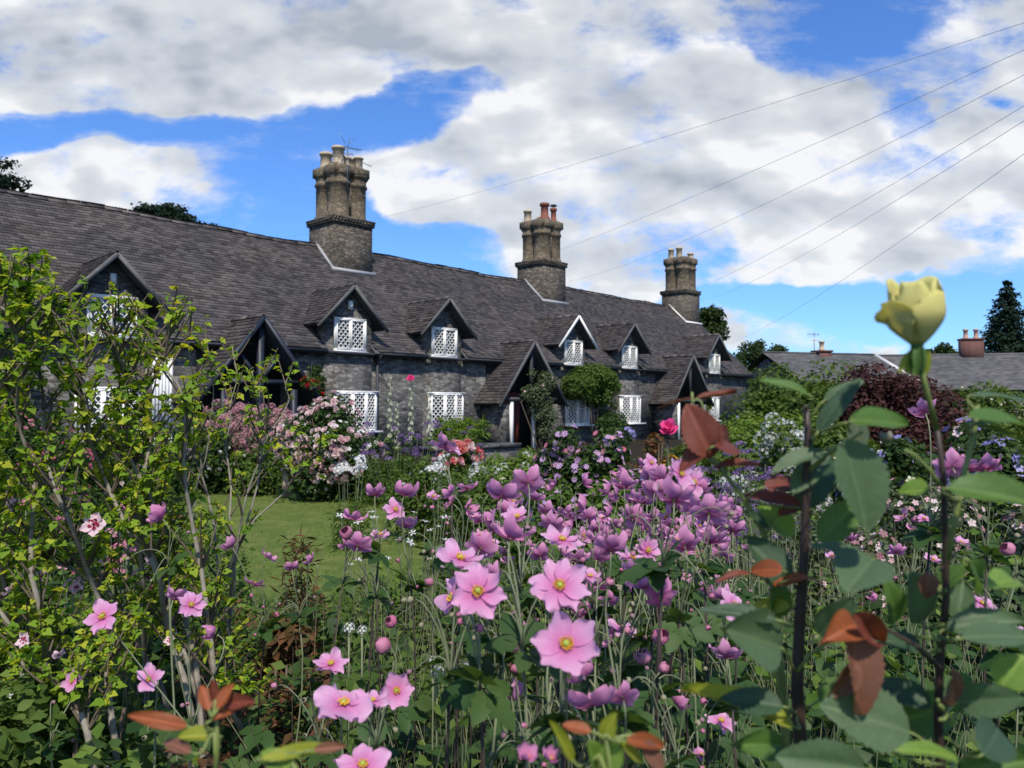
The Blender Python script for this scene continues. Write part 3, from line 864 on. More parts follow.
def disc(k, r0=.12, r1=.5, w=.30, z=.1, bend=-.04):
    V = []; Fq = []
    for i in range(k):
        a = 2 * PI * i / k; c, s = math.cos(a), math.sin(a); b = len(V)
        for rr, ww, zz in ((r0 * .3, w * .25, 0), (.33, w, z)):
            V += [(c * rr - s * ww * .5, s * rr + c * ww * .5, zz), (c * rr + s * ww * .5, s * rr - c * ww * .5, zz)]
        V += [(c * r1, s * r1, z + bend)]
        Fq.append((b, b + 1, b + 3, b + 2)); 
        V[-1] = (c * r1, s * r1, z + bend)
    Q = np.array(Fq); T = np.array([(5 * i + 2, 5 * i + 3, 5 * i + 4) for i in range(k)])
    return (np.array(V, float), [Q, T])
FL5 = disc(5, w=.36); FL8 = disc(8, w=.22); STAR = disc(5, w=.2)
def rosette(layers=((5, .5, .12, .40), (5, .36, .24, .34), (4, .2, .30, .26))):
    V = []; Q = []
    r = np.random.default_rng(3)
    for li, (k, rad, zz, w) in enumerate(layers):
        for i in range(k):
            a = 2 * PI * (i + li * .5) / k + r.normal(0, .1); c, s = math.cos(a), math.sin(a); b = len(V)
            for rr, ww, z in ((.04, .12, 0), (rad * .7, w, zz * .7), (rad, w * .75, zz + .08)):
                for sg in (1, -1): V.append((c * rr - s * ww * .5 * sg, s * rr + c * ww * .5 * sg, z))
            Q += [(b, b + 1, b + 3, b + 2), (b + 2, b + 3, b + 5, b + 4)]
    return (np.array(V, float), [np.array(Q)])
ROSE = rosette()
def merge_tpl(parts):
    V = []; Fs = {}; n = 0
    for (tv, tf), M, t in parts:
        V.append(tv @ np.array(M).T + t)
        for f in tf: Fs.setdefault(f.shape[1], []).append(f + n)
        n += len(tv)
    return (np.concatenate(V), [np.concatenate(v) for v in Fs.values()])
def dome(n, tpl, s, flat=.6, seed=1):
    r = np.random.default_rng(seed); out = []
    for i in range(n):
        z = 1 - (i + .5) / n * .95; a = i * 2.39996; q = math.sqrt(1 - z * z)
        d = np.array([q * math.cos(a), q * math.sin(a), z])
        out.append((tpl, frame_from(d[None], r.random(1) * 6)[0] * s, d * np.array([.5, .5, .5 * flat]) * (.85 + .2 * r.random())))
    return merge_tpl(out)
def rotz(a): return np.array([[math.cos(a), -math.sin(a), 0], [math.sin(a), math.cos(a), 0], [0, 0, 1.0]])
MAPLE = merge_tpl([(TOOTH, rotz(0) * .78, np.array([0, .22, 0])), (TOOTH, rotz(1.15) * .66, np.array([-.03, .16, .0])), (TOOTH, rotz(-1.15) * .66, np.array([.03, .16, 0]))])
DOME = dome(14, FL5, .30)
DOME_S = dome(9, STAR, .36, .5)
SPIKE = merge_tpl([(FL5, frame_from(np.array([[math.cos(i * 2.4), math.sin(i * 2.4), .25]]))[0] * (.17 - .0042 * i), np.array([math.cos(i * 2.4) * .05, math.sin(i * 2.4) * .05, i / 26])) for i in range(26)])


def rand_dirs(n): 
    d = rng.normal(size=(n, 3)); return d / np.linalg.norm(d, axis=1)[:, None]
def lobed(n, c, r, nl=14, lr=.42, inner=.55, zmin=None):
    c = np.array(c, float); r = np.array(r, float)
    L = rand_dirs(nl) * (rng.uniform(.25, .78, nl)[:, None]) * r; R = lr * r.min() * rng.uniform(.6, 1.25, nl) if lr > 0 else 0
    R = lr * (r.prod() ** (1 / 3)) * rng.uniform(.55, 1.25, nl)
    k = rng.choice(nl, n, p=R ** 2 / (R ** 2).sum())
    d = rand_dirs(n); rad = R[k] * (inner + (1 - inner) * rng.random(n) ** .5)
    # uneven edge
    rad = rad * (1 + .18 * np.sin(d[:, 0] * 7 + k) * np.cos(d[:, 2] * 6 + 2 * k))
    p = c + L[k] + d * rad[:, None]
    nrm = d * .7 + np.array([0, 0, .55]) + rand_dirs(n) * .7
    nrm /= np.linalg.norm(nrm, axis=1)[:, None]
    out = np.linalg.norm((p - c) / r, axis=1)
    if zmin is not None:
        m = p[:, 2] > zmin; p, nrm, out, d = p[m], nrm[m], out[m], d[m]
    return p, nrm, out, d

GREEN = leafmat('leaf_mid_green', [(.045, .090, .016), (.085, .145, .028), (.14, .20, .045), (.065, .115, .022)])
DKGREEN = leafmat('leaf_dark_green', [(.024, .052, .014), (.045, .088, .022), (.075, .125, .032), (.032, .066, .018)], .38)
LTGREEN = leafmat('leaf_light_green', [(.08, .16, .025), (.15, .24, .04), (.21, .29, .06), (.10, .18, .03)], .45)
YLGREEN = leafmat('leaf_yellow_green', [(.12, .24, .03), (.24, .38, .035), (.34, .46, .04), (.54, .54, .05), (.15, .28, .03), (.27, .41, .035)], .5)
GREYGR = leafmat('leaf_grey_green', [(.07, .10, .05), (.12, .15, .08), (.10, .13, .06)], .3)
PURPLE = leafmat('leaf_purple', [(.035, .014, .016), (.075, .028, .030), (.11, .045, .038), (.05, .02, .02)], .25)
BRONZE = leafmat('leaf_bronze', [(.09, .06, .025), (.15, .06, .03), (.07, .08, .025), (.20, .08, .04)], .3)
CONIF = leafmat('leaf_conifer', [(.006, .016, .009), (.014, .032, .017), (.022, .045, .024)], .15)
TREEGR = leafmat('leaf_tree', [(.018, .036, .010), (.034, .060, .016), (.055, .085, .022)], .25)
ANLEAF = leafmat('leaf_anemone', [(.030, .075, .020), (.055, .115, .030), (.085, .145, .038), (.042, .09, .026)], .4, .45, .2)
M_bark = plain('grey_bark', (.22, .195, .155), .9, .6, 45)
M_twig = plain('brown_twig', (.10, .075, .05), .8, .35, 20)
M_dkstem = plain('dark_green_stem', (.045, .05, .025), .6, .4, 20)
M_stem = plain('pale_green_stem', (.17, .19, .10), .6, .3, 30)
M_trunk = plain('dark_bark', (.06, .05, .04), .9, .4, 5)
PINK = petalmat('petal_dusty_pink', [(.42, .20, .22), (.58, .32, .32), (.34, .15, .17), (.62, .42, .38)])
PALEPINK = petalmat('petal_pale_pink', [(.72, .50, .48), (.80, .68, .62), (.66, .36, .38), (.82, .76, .70)])
WHITE = petalmat('petal_white', [(.80, .80, .74), (.74, .74, .68), (.82, .82, .80)])
CREAM = petalmat('petal_cream', [(.74, .72, .42), (.80, .78, .56)])
LILAC = petalmat('petal_lilac', [(.50, .32, .52), (.60, .42, .58), (.42, .24, .44), (.62, .36, .52)])
VIOLET = petalmat('petal_violet_blue', [(.26, .24, .55), (.36, .33, .62), (.20, .17, .45), (.50, .46, .68)])
DKPURPLE = petalmat('petal_dark_purple', [(.14, .08, .20), (.22, .13, .29), (.09, .05, .13)])
CORAL = petalmat('petal_coral', [(.70, .20, .18), (.75, .30, .25), (.62, .13, .14)])
HOTPINK = petalmat('petal_hot_pink', [(.80, .06, .26), (.85, .12, .34), (.70, .03, .20)])
RED = petalmat('petal_red', [(.45, .015, .025), (.55, .03, .04)])
ORANGE = petalmat('petal_orange', [(.70, .42, .04), (.72, .30, .04)])
ROSEPINK = petalmat('petal_rose_pink', [(.62, .14, .24), (.70, .24, .32), (.74, .38, .42)])


def blossoms(root, pts, nrm, tpl, size, mat, name='blossom', nind=40, extra=None):
    """the largest-showing ones as parts of their own, any others as one part"""
    n = len(pts); 
    if n == 0: return
    me = MB().scatter(tpl, [(0, 0, 0)], np.eye(3)[None], 1.0, tint=np.array([.0])).mesh(name, mat)
    # stand in for per-blossom colour: three shared meshes with different tints are not needed, the object's own random does it
    order = np.argsort(pts[:, 1] if n > nind else np.zeros(n))
    loc0 = np.array(root.location)
    R = frame_from(nrm, rng.random(n) * 6.28)
    sz = size * rng.uniform(.75, 1.2, n)
    ind = order[:nind]; rest = order[nind:]
    for i in ind: child(me, name, root, m44(R[i], pts[i] - loc0, sz[i]))
    if len(rest):
        mb = MB(); mb.scatter(tpl, pts[rest] - loc0, R[rest], sz[rest])
        o = mb.build(name + 's', mat, root); o['kind'] = 'stuff'

def bush(name, label, cat, px, ytop, hw, Y, leaf, lsize, n, fl=(), group=None, zbot=0.0, depth=None, tpl=LEAF4, nl=16, lr=.42, leaf_name='foliage', stems=4, cx=None):
    X = gx(px, Y) if cx is None else cx; top = gz(ytop, Y); rx = hw / F * Y; ry = depth if depth else rx * .8
    rz = (top - zbot) / 2; c = np.array([X, Y, zbot + rz])
    root = empty(name, label, cat, (X, Y, 0), group)
    loc0 = np.array([X, Y, 0])
    st = rng.bit_generator.state
    s2 = rng.integers(1 << 30)
    r3 = np.array([rx, ry, rz])
    p, nr, out, d = lobed(n, c, r3 * 1.04, nl, lr, .5, .03)
    # underside fill down to the ground
    if zbot < .2:
        k = n // 4; q = np.column_stack([rng.normal(0, .45, k) * rx + X, rng.normal(0, .45, k) * ry + Y, rng.uniform(.05, top * .6, k)])
        p = np.concatenate([p, q]); dn = rand_dirs(k) * .8 + (0, -.2, .5); nr = np.concatenate([nr, dn / np.linalg.norm(dn, axis=1)[:, None]]); 
        out = np.concatenate([out, np.zeros(k)]); d = np.concatenate([d, dn])
    mb = MB(); mb.scatter(tpl, p - loc0, frame_from(nr, rng.random(len(p)) * 6.28), lsize * rng.uniform(.6, 1.25, len(p)))
    mb.build(leaf_name, leaf, root)
    mb = MB()
    for i in range(stems):
        a = rng.uniform(0, 6.28); e = np.array([math.cos(a) * rx * .5, math.sin(a) * ry * .5, top * .75])
        b = np.array([math.cos(a) * .06, math.sin(a) * .06, -.02])
        mb.tube([b, b * .6 + e * .4 + (0, 0, .1 * top), e], [.012 + .006 * top, .008 + .004 * top, .004], 5)
    if stems: mb.build('stem', M_twig, root)
    for f in fl:
        (ft, fm, fn, fs) = f[:4]; nind = f[4] if len(f) > 4 else 40
        lo = f[5] if len(f) > 5 else .2
        cand = np.where((out > np.quantile(out, .60)) & (p[:, 2] > top * lo))[0]
        if len(cand) == 0: continue
        ids = rng.choice(cand, min(fn, len(cand)), replace=False)
        dd = d[ids] * .8 + np.array([0, -.15, .35]) + rand_dirs(len(ids)) * .35
        blossoms(root, p[ids] + d[ids] * fs * .35, dd, ft, fs, fm, 'blossom', nind)
    return root

def perennial(name, label, cat, px, ytop, hw, Y, n, head, hmat, hs, leaf, lsize, nleaf, group=None, spread=.35, hname='flower_head', stem=M_stem, tpl=NARROW, nodding=False, cx=None, rz=.55):
    X = gx(px, Y) if cx is None else cx; top = gz(ytop, Y); rx = hw / F * Y
    root = empty(name, label, cat, (X, Y, 0), group); mb = MB(); hp = []; hn = []
    sz = []
    for i in range(n):
        a = rng.uniform(0, 6.28); r = math.sqrt(rng.random()); e = np.array([math.cos(a) * rx * r, math.sin(a) * rx * .8 * r, top * rng.uniform(1 - spread, 1.0)])
        b = np.array([e[0] * .35, e[1] * .35, -.02]); 
        mid = (b + e) / 2 + np.array([e[0] * .1, e[1] * .1, .05 * top]) + rng.normal(0, .012, 3)
        mb.tube([b, mid, e], [.004, .003, .002], 4, cap=False)
        hp.append(e); v = np.array([e[0] * .4, e[1] * .4 - .1, 1.0]) + rng.normal(0, .25, 3); hn.append(v / np.linalg.norm(v))
    if n: mb.build('stem', stem, root)
    if nleaf:
        zz = rng.uniform(.02, rz * top, nleaf); a = rng.uniform(0, 6.28, nleaf); r = np.sqrt(rng.random(nleaf)) * rx
        p = np.column_stack([np.cos(a) * r, np.sin(a) * r * .8, zz]); nn = rand_dirs(nleaf) * .7 + (0, -.1, .6)
        MB().scatter(tpl, p, frame_from(nn, rng.random(nleaf) * 6.28), lsize * rng.uniform(.6, 1.3, nleaf)).build('foliage', leaf, root)
    if n and head is not None:
        blossoms(root, np.array(hp) + np.array([X, Y, 0]), np.array(hn) if head is not SPIKE else np.array([[0.03 * i % .2, 0, 1.0] for i in range(n)]), head, hs, hmat, hname, 60)
    return root

def tree(name, label, px, ytop, ybot, hw, Y, leaf, lsize, n, nl=30, trunk_r=.25, group=None, lr=.26, cx=None, flat=1.0):
    X = gx(px, Y) if cx is None else cx; top = gz(ytop, Y); bot = max(gz(ybot, Y), .8); rx = hw / F * Y; rz = (top - bot) / 2
    root = empty(name, label, 'tree', (X, Y, 0), group); c = np.array([0, 0, bot + rz])
    nl_ = nl; L = rand_dirs(nl_) * rng.uniform(.35, .86, nl_)[:, None] * np.array([rx, rx, rz]); 
    mb = MB(); mb.tube([(0, 0, -.3), (0.05, 0, bot * .6), (0, .05, bot + rz)], [trunk_r * 1.25, trunk_r, trunk_r * .5], 9)
    for i in range(nl_): 
        s = np.array([0, 0, bot * .8 + rng.uniform(0, rz)]); e = c + L[i]
        mb.tube([s, (s + e) / 2 + (0, 0, -.05 * rz), e], [trunk_r * .35, trunk_r * .2, .03], 5)
    mb.build('trunk', M_trunk, root)
    R = lr * (rx * rx * rz) ** (1 / 3) * rng.uniform(.6, 1.3, nl_)
    k = rng.choice(nl_, n, p=R ** 2 / (R ** 2).sum()); d = rand_dirs(n)
    rad = R[k] * (.35 + .65 * rng.random(n) ** .5) * (1 + .3 * np.sin(d[:, 0] * 6 + k) * np.sin(d[:, 2] * 7 + k))
    p = c + L[k] + d * rad[:, None] * np.array([1, 1, .75 * flat]); nn = d * .6 + rand_dirs(n) * .7 + (0, 0, .5)
    MB().scatter(LEAF4, p, frame_from(nn, rng.random(n) * 6.28), lsize * rng.uniform(.6, 1.3, n)).build('crown', leaf, root)
    return root
def conifer(name, label, px, ytop, hw, Y, lsize, nb=26, per=90, cx=None, bottom=.1):
    X = gx(px, Y) if cx is None else cx; top = gz(ytop, Y); rx = hw / F * Y
    root = empty(name, label, 'tree', (X, Y, 0)); MB().tube([(0, 0, -.3), (0, 0, top * .97)], [.35, .03], 9).build('trunk', M_trunk, root)
    P = []; Nn = []
    for j in range(nb):
        t = (j + .5) / nb; z = top * (bottom + (1 - bottom) * t); R = rx * (1 - t) ** .8 * (1 + .12 * math.sin(j * 1.7)) + .1
        m = max(4, int(13 * (1 - t) + 4)); 
        for i in range(m):
            a = 2 * PI * (i + rng.random()) / m; L = R * rng.uniform(.72, 1.12); k = int(per * (.35 + L / rx))
            s = rng.random(k) ** .6; w = .22 * L * (1 - s * .6)
            q = np.column_stack([np.cos(a) * s * L, np.sin(a) * s * L, z - .30 * s * L + .12 * L * s ** 3]) 
            q += np.column_stack([-np.sin(a) * rng.normal(0, 1, k) * w, np.cos(a) * rng.normal(0, 1, k) * w, rng.normal(0, .07, k) * L - np.abs(rng.normal(0, .10, k)) * L])
            P.append(q); nn = rand_dirs(k) * .6 + (math.cos(a) * .4, math.sin(a) * .4, .6); Nn.append(nn)
    P = np.concatenate(P); Nn = np.concatenate(Nn)
    MB().scatter(LEAF4, P, frame_from(Nn, rng.random(len(P)) * 6.28), lsize * rng.uniform(.6, 1.3, len(P))).build('crown', CONIF, root)
    return root

# ================================================================== trees beyond
conifer('conifer', 'tall dark conifer rising behind the slate roof at the right edge', 1009, 280, 47, 66, .30, 26, 110)
tree('broadleaf_tree', 'green tree standing just behind the farthest chimney', 708, 291, 385, 24, 62, TREEGR, .30, 9000, 34)
tree('broadleaf_tree', 'broad dark tree low on the horizon between the cottages and the outbuildings', 757, 336, 392, 34, 78, TREEGR, .34, 9000, 40)
tree('broadleaf_tree', 'small dark tree showing over the slate roof just left of the red brick chimney', 935, 343, 380, 28, 64, TREEGR, .32, 5000, 24)
tree('cedar_tree', 'dark treetop poking up over the cottage ridge left of the tallest chimney', 158, 190, 300, 56, 42, CONIF, .22, 22000, 70, flat=.5)
tree('cedar_tree', 'dark tree whose branch tip shows at the very left edge above the roof', -42, 120, 260, 58, 40, CONIF, .24, 9000, 40, flat=.5)

# ================================================================== garden in front of the cottages (middle distance)
BG = 'shrubs of the cottage garden border'
def on_wall(u, v): p = house_to_world(u, v, 0); return p
# climbers
def climber(name, label, u, v, z0, z1, hw, leaf, lsize, n, fl=(), thick=.35, nl=12):
    p0 = house_to_world(u, v, 0); root = empty(name, label, 'climbing plant', p0, rz=HA)
    q, nr, out, d = lobed(n, (0, 0, (z0 + z1) / 2), (hw, thick, (z1 - z0) / 2), nl, .4, .4, .03)
    MB().scatter(LEAF4, q, frame_from(nr, rng.random(len(q)) * 6.28), lsize * rng.uniform(.6, 1.3, len(q))).build('foliage', leaf, root)
    mb = MB()
    for i in range(4): mb.tube([(rng.normal(0, .1), 0, -.05), (rng.normal(0, .15), .05, z0), (rng.normal(0, hw * .4), 0, (z0 + z1) / 2)], [.03, .02, .01], 5)
    mb.build('stem', M_twig, root)
    for (ft, fm, fn, fs) in fl:
        ids = rng.choice(np.where(out > np.quantile(out, .6))[0], fn, replace=False)
        me = MB().scatter(ft, [(0, 0, 0)], np.eye(3)[None], 1.0, tint=np.array([0.])).mesh('blossom', fm)
        R = frame_from(d[ids] * .6 + (0, -.4, .3), rng.random(fn) * 6)
        for i, k in enumerate(ids): child(me, 'blossom', root, m44(R[i], q[k], fs))
    return root
climber('wall_shrub', 'bright green rounded shrub trained against the wall under the white-edged dormer', 7.15, -.75, 1.55, 3.0, 1.8, GREEN, .11, 12000, thick=.8, nl=30)
climber('climbing_rose', 'leafy climber hanging over the front of the porch with the faded red door', 3.15, -1.45, .2, 3.05, .95, GREYGR, .10, 4200, [(FL5, PALEPINK, 14, .09)], thick=.25, nl=20)
climber('wall_creeper', 'dark creeper on the wall below the dormer nearest the tallest chimney', -4.9, -.25, .6, 2.9, .6, DKGREEN, .10, 3000, fl=[(ROSE, RED, 3, .12)], thick=.2)
climber('wall_creeper', 'thin grey-green creeper on the wall between the two right-hand ground floor windows', 8.5, -.3, .2, 2.2, .8, GREYGR, .10, 2400, thick=.25)
climber('wall_creeper', 'thin leafy creeper climbing beside the porch farthest along the row', 16.0, -.4, .2, 2.4, .7, GREEN, .12, 2400, thick=.3)
climber('wall_creeper', 'dark creeper on the wall behind the yellow-green shrub near the left edge', -12.3, -.3, .3, 2.8, .9, DKGREEN, .11, 3000, thick=.25)
# hanging basket of red flowers at the right of the blue-black porch
pb = house_to_world(-5.75, -1.35, 0)
root = empty('hanging_basket', 'hanging basket of red flowers beside the blue-black timber porch', 'hanging basket', (pb[0], pb[1], 2.0))
MB().lathe((0, 0, -.18), [(.04, 0), (.16, .06), (.21, .16), (.2, .16)], 12).build('basket', M_timber, root)
MB().tube([(0, 0, 0), (0, 0, .55), (0, .25, .6)], .008, 5).build('hook', M_timber, root)
q, nr, out, d = lobed(500, (0, 0, .05), (.34, .3, .22), 8, .45, .4)
MB().scatter(LEAF4, q, frame_from(nr, rng.random(len(q)) * 6), .07).build('foliage', GREEN, root)
blossoms(root, q[:40] * 1.05 + np.array(root.location), nr[:40], ROSE, .11, RED, 'blossom', 40)

# -- near the cottages, left to right
bush('hydrangea', 'wide mound of dusty pink flower heads in front of the blue-black timber porch', 'shrub', 248, 399, 56, 14.5, GREYGR, .10, 6000, [(DOME, PINK, 460, .18, 90, .35)], nl=40, lr=.28)
bush('rose_bush', 'large rose bush full of small pale pink and white blooms beyond the lawn', 'rose bush', 330, 391, 52, 12.2, DKGREEN, .09, 9000, [(ROSE, PALEPINK, 520, .11, 90, .2), (FL5, WHITE, 260, .08, 60, .1)], nl=22)
bush('shrub', 'dark green shrub against the far left end of the lawn', 'shrub', 200, 425, 42, 13.2, DKGREEN, .09, 6000, [(ROSE, WHITE, 50, .07, 40)])
bush('shrub', 'low green shrub at the back of the lawn left of the wooden post', 'shrub', 262, 452, 30, 12.9, GREEN, .08, 4000, [(STAR, WHITE, 30, .06, 30)])
bush('shrub', 'green leafy mound at the lawn edge right of the large rose bush', 'shrub', 392, 458, 34, 12.0, GREEN, .08, 5000, [])
bush('rose_bush', 'pink rose bush half hidden behind the yellow-green shrub at the left', 'rose bush', 40, 418, 62, 10.5, DKGREEN, .08, 8000, [(ROSE, ROSEPINK, 80, .10, 80, .2)], nl=20)
bush('rose_bush', 'rose bush with mixed white and pink blooms under the nearest latticed window', 'rose bush', 140, 415, 52, 11.5, GREEN, .08, 8000, [(ROSE, PALEPINK, 80, .09, 80, .2)], nl=20)
bush('shrub', 'shady green shrub left of the lawn at its near corner', 'shrub', 105, 480, 90, 6.2, DKGREEN, .07, 9000, [(DOME, ROSEPINK, 14, .08, 14, .4)], nl=20)
# wooden post and dark stone planter
mb = MB(); mb.box((-.10, -.10, -.1), (.10, .10, .42)); mb.box((-.13, -.13, .422), (.13, .13, .46)); mb.lathe((0, 0, .462), [(.11, 0), (.07, .06), (.0, .08)], 4, rot=PI / 4)
o = mb.build('wooden_post', plain('pale_wood', (.33, .25, .17), .8, .25, 12), None, loc=(gx(291, 12.6), 12.6, 0)); tag(o, 'short pale wooden post at the far edge of the lawn', 'post')
mb = MB(); mb.box((-1.1, -.25, -.1), (1.1, .25, .62)); mb.box((-1.15, -.3, .622), (1.15, .3, .70))
o = mb.build('stone_planter', M_stone, None, loc=(gx(472, 15.5), 15.5, 0)); o.rotation_euler = (0, 0, HA); tag(o, 'low stone planter wall under the bowed lattice window, topped with ferns', 'planter')
bush('fern', 'feathery light green fern on top of the low stone planter', 'fern', 460, 413, 30, 15.3, LTGREEN, .20, 1500, [], tpl=NARROW, zbot=.55, stems=0)
# spires
for i, (px, yt, lb) in enumerate(((390, 374, 'tallest pale hollyhock spire before the cottage wall'), (411, 380, 'pale hollyhock spire topped by the hot pink bloom'), (397, 402, 'short pale hollyhock spire between two taller ones'), (429, 386, 'pale hollyhock spire right beside the bowed lattice window'))):
    Y = 13.0 + .2 * i; X = gx(px, Y); top = gz(yt, Y)
    r_ = empty('hollyhock', lb, 'hollyhock', (X, Y, 0), 'hollyhock spires')
    MB().tube([(0, 0, -.02), (.02, 0, top * .5), (0, .02, top)], [.016, .012, .005], 6).build('stem', M_stem, r_)
    k = 34; zz = np.linspace(top * .45, top, k); a = np.arange(k) * 2.4; rr = .035
    p = np.column_stack([np.cos(a) * rr, np.sin(a) * rr, zz]); nn = np.column_stack([np.cos(a), np.sin(a), np.full(k, .3)])
    MB().scatter(FL5, p, frame_from(nn), .085 * np.linspace(1.1, .5, k)).build('flower_spike', petalmat('petal_green_white', [(.42, .46, .28), (.55, .56, .40)]), r_)
    zz = rng.uniform(.05, top * .5, 40); a = rng.uniform(0, 6.28, 40)
    MB().scatter(LEAF8, np.column_stack([np.cos(a) * .04, np.sin(a) * .04, zz]), frame_from(np.column_stack([np.cos(a) * .3, np.sin(a) * .3, np.ones(40)]), a - PI / 2), .17).build('foliage', GREEN, r_)
    if i == 1:
        p = np.array([X, Y - .05, top + .02]); blossoms(r_, p[None], np.array([[0, -.8, .5]]), ROSE, .17, HOTPINK, 'bloom')

# the mixed border: middle of the picture
MIXG = 'leafy mounds of the mixed border'
def border(px, ytop, hw, Y, leaf, label, fl=(), n=3500, ls=.06, cat='border plant', name='border_plant', **k):
    return bush(name, label, cat, px, ytop, hw, Y, leaf, ls, n, fl, nl=14, **k)
border(455, 440, 34, 11.5, GREEN, 'green mound with coral-red flowers beyond the anemones', [(ROSE, CORAL, 60, .13, 60, .6), (ROSE, PALEPINK, 30, .12, 30, .5), (STAR, WHITE, 60, .07)])
border(505, 434, 38, 10, LTGREEN, 'light green mound with white flower clusters in front of the red-doored porch', [(DOME_S, WHITE, 16, .16, 16, .5)], 5000)
border(430, 462, 48, 8.5, GREEN, 'green mound behind the mauve anemones at the right end of the lawn', [(STAR, WHITE, 60, .05)], 5500)
border(487, 470, 40, 7, GREEN, 'leafy green mound flecked with tiny white flowers left of the lilac aster bush', [(STAR, WHITE, 50, .045)], 5500)
bush('aster_bush', 'big bush of lilac daisies in the middle of the border', 'aster bush', 585, 410, 80, 6.2, DKGREEN, .055, 16000, [(FL8, LILAC, 640, .060, 95, .25), (FL8, ROSEPINK, 130, .056, 60, .35), (DOME, VIOLET, 4, .15, 4, .5)], nl=60, lr=.25)
border(545, 480, 45, 4.6, GREEN, 'green mound at the foot of the lilac aster bush', [(STAR, WHITE, 40, .035)], 6000, .045)
border(625, 455, 36, 5.0, LTGREEN, 'light green mound right of the lilac aster bush', [(FL8, LILAC, 10, .05)], 5000, .05)
bush('topiary_shrub', 'small round dark green shrub before the window right of the wall shrub', 'shrub', 612, 402, 17, 18, DKGREEN, .10, 2500, [])
border(655, 412, 20, 9, BRONZE, 'rusty brown and orange plant just left of the hot pink rose', [(FL5, ORANGE, 26, .10, 26, .5)], 2500, .07)
bush('rose_bush', 'rose bush carrying one hot pink bloom and cream blooms', 'rose bush', 676, 436, 26, 4.4, GREEN, .05, 5000, [(ROSE, CREAM, 10, .075, 10, .5)], nl=16)
root = bpy.data.objects[-1] if False else None
p = at(667, 430, 4.1); r_ = empty('rose', 'single hot pink rose bloom on a tall stem above the cream roses', 'rose', (p[0], p[1], 0)); MB().tube([(0, 0, -.02), (.02, 0, p[2] * .6), (0, 0, p[2] - .01)], .005, 5).build('stem', M_dkstem, r_)
blossoms(r_, np.array([p, p + (.012, -.006, .008)]), np.array([[.1, -.8, .6], [-.3, -.7, .5]]), ROSE, .10, HOTPINK, 'bloom')
border(700, 410, 42, 10, GREEN, 'green shrub in front of the farthest porch', [(STAR, WHITE, 40, .06)], 7000, .08)
border(745, 402, 30, 12, LTGREEN, 'light green bush below the end dormer of the cottages', [(STAR, CREAM, 30, .07)], 5000, .08)
bush('shrub', 'broad bright green shrub in front of the first low outbuilding', 'shrub', 797, 371, 72, 16, GREEN, .11, 20000, [], nl=44)
bush('shrub', 'olive green shrub below the bright green one', 'shrub', 765, 404, 60, 11, LTGREEN, .08, 9000, [(STAR, VIOLET, 40, .06)], nl=26)
bush('purple_shrub', 'purple-leaved shrub in front of the slate outbuildings', 'shrub', 896, 358, 62, 14, PURPLE, .09, 20000, [], nl=44, lr=.34)
bush('shrub', 'variegated green hedge shrub right of the purple-leaved one', 'shrub', 985, 378, 50, 15, GREEN, .10, 10000, [(STAR, CREAM, 150, .06, 30)], nl=26)
bush('shrub', 'green leafy shrub between the purple-leaved shrub and the white flowers', 'shrub', 850, 402, 34, 9.5, GREEN, .08, 6000, [(STAR, WHITE, 30, .05)], nl=18)
bush('phlox', 'spreading bush of white flowers left of the thick rose stem', 'phlox', 778, 428, 46, 7.0, GREEN, .06, 9000, [(DOME_S, WHITE, 260, .12, 90, .25)], nl=24, lr=.36)
bush('phlox', 'smaller clump of white flowers beneath the spreading white bush', 'phlox', 735, 462, 34, 5.2, GREEN, .05, 6000, [(DOME_S, WHITE, 130, .09, 80, .3)], nl=20)
bush('petunia_bush', 'violet-blue flowered bush behind the yellow rose', 'petunia', 975, 402, 66, 6.0, DKGREEN, .055, 14000, [(FL5, VIOLET, 260, .08, 95, .2), (FL5, PALEPINK, 60, .07, 50, .2)], nl=34)
bush('petunia_bush', 'violet-blue flowers mixed with cream ones under the purple-leaved shrub', 'petunia', 885, 428, 44, 5.6, DKGREEN, .05, 9000, [(FL5, VIOLET, 110, .075, 80, .2), (FL5, CREAM, 70, .065, 60, .2), (FL5, PALEPINK, 40, .06, 40, .2)], nl=24)
bush('petunia_bush', 'pale pink and violet flowers low at the right edge', 'petunia', 1030, 440, 50, 4.6, DKGREEN, .05, 7000, [(FL5, VIOLET, 40, .06, 40, .2), (FL5, PALEPINK, 30, .055, 30, .2)], nl=20)
bush('border_plant', 'carpet of small faded pink flowers behind the green rose stems', 'border plant', 905, 476, 88, 3.7, GREYGR, .04, 10000, [(FL5, PALEPINK, 360, .038, 95, .2), (FL5, PINK, 140, .04, 80, .2)], nl=34, lr=.3)
bush('border_plant', 'faded pink flowered clump at the lower right edge', 'border plant', 1010, 490, 60, 3.0, GREYGR, .035, 6000, [(FL5, PALEPINK, 130, .034, 80, .2), (FL5, PINK, 90, .034, 80, .2)], nl=24, lr=.3)
# verbena and other stalked flowers
perennial('verbena', 'stand of dark purple verbena heads right of the pink anemones', 'verbena', 742, 444, 42, 3.8, 46, DOME, DKPURPLE, .060, GREYGR, .06, 900)
perennial('verbena', 'low purple verbena between the white phlox and the rose stems', 'verbena', 762, 500, 46, 2.9, 26, DOME_S, DKPURPLE, .034, GREYGR, .06, 1200, spread=.3)
perennial('verbena', 'dusky purple heads on thin stalks beyond the lawn', 'verbena', 398, 422, 44, 11.5, 34, DOME, DKPURPLE, .12, GREEN, .14, 900, spread=.45)
perennial('verbena', 'dusky purple heads behind the coral-red flowers', 'verbena', 455, 426, 26, 11.8, 14, DOME, DKPURPLE, .11, GREEN, .12, 600, spread=.4)
perennial('phlox', 'white phlox heads on stalks at the far end of the lawn', 'phlox', 352, 458, 20, 8.0, 9, DOME, WHITE, .13, GREEN, .1, 500, spread=.15)
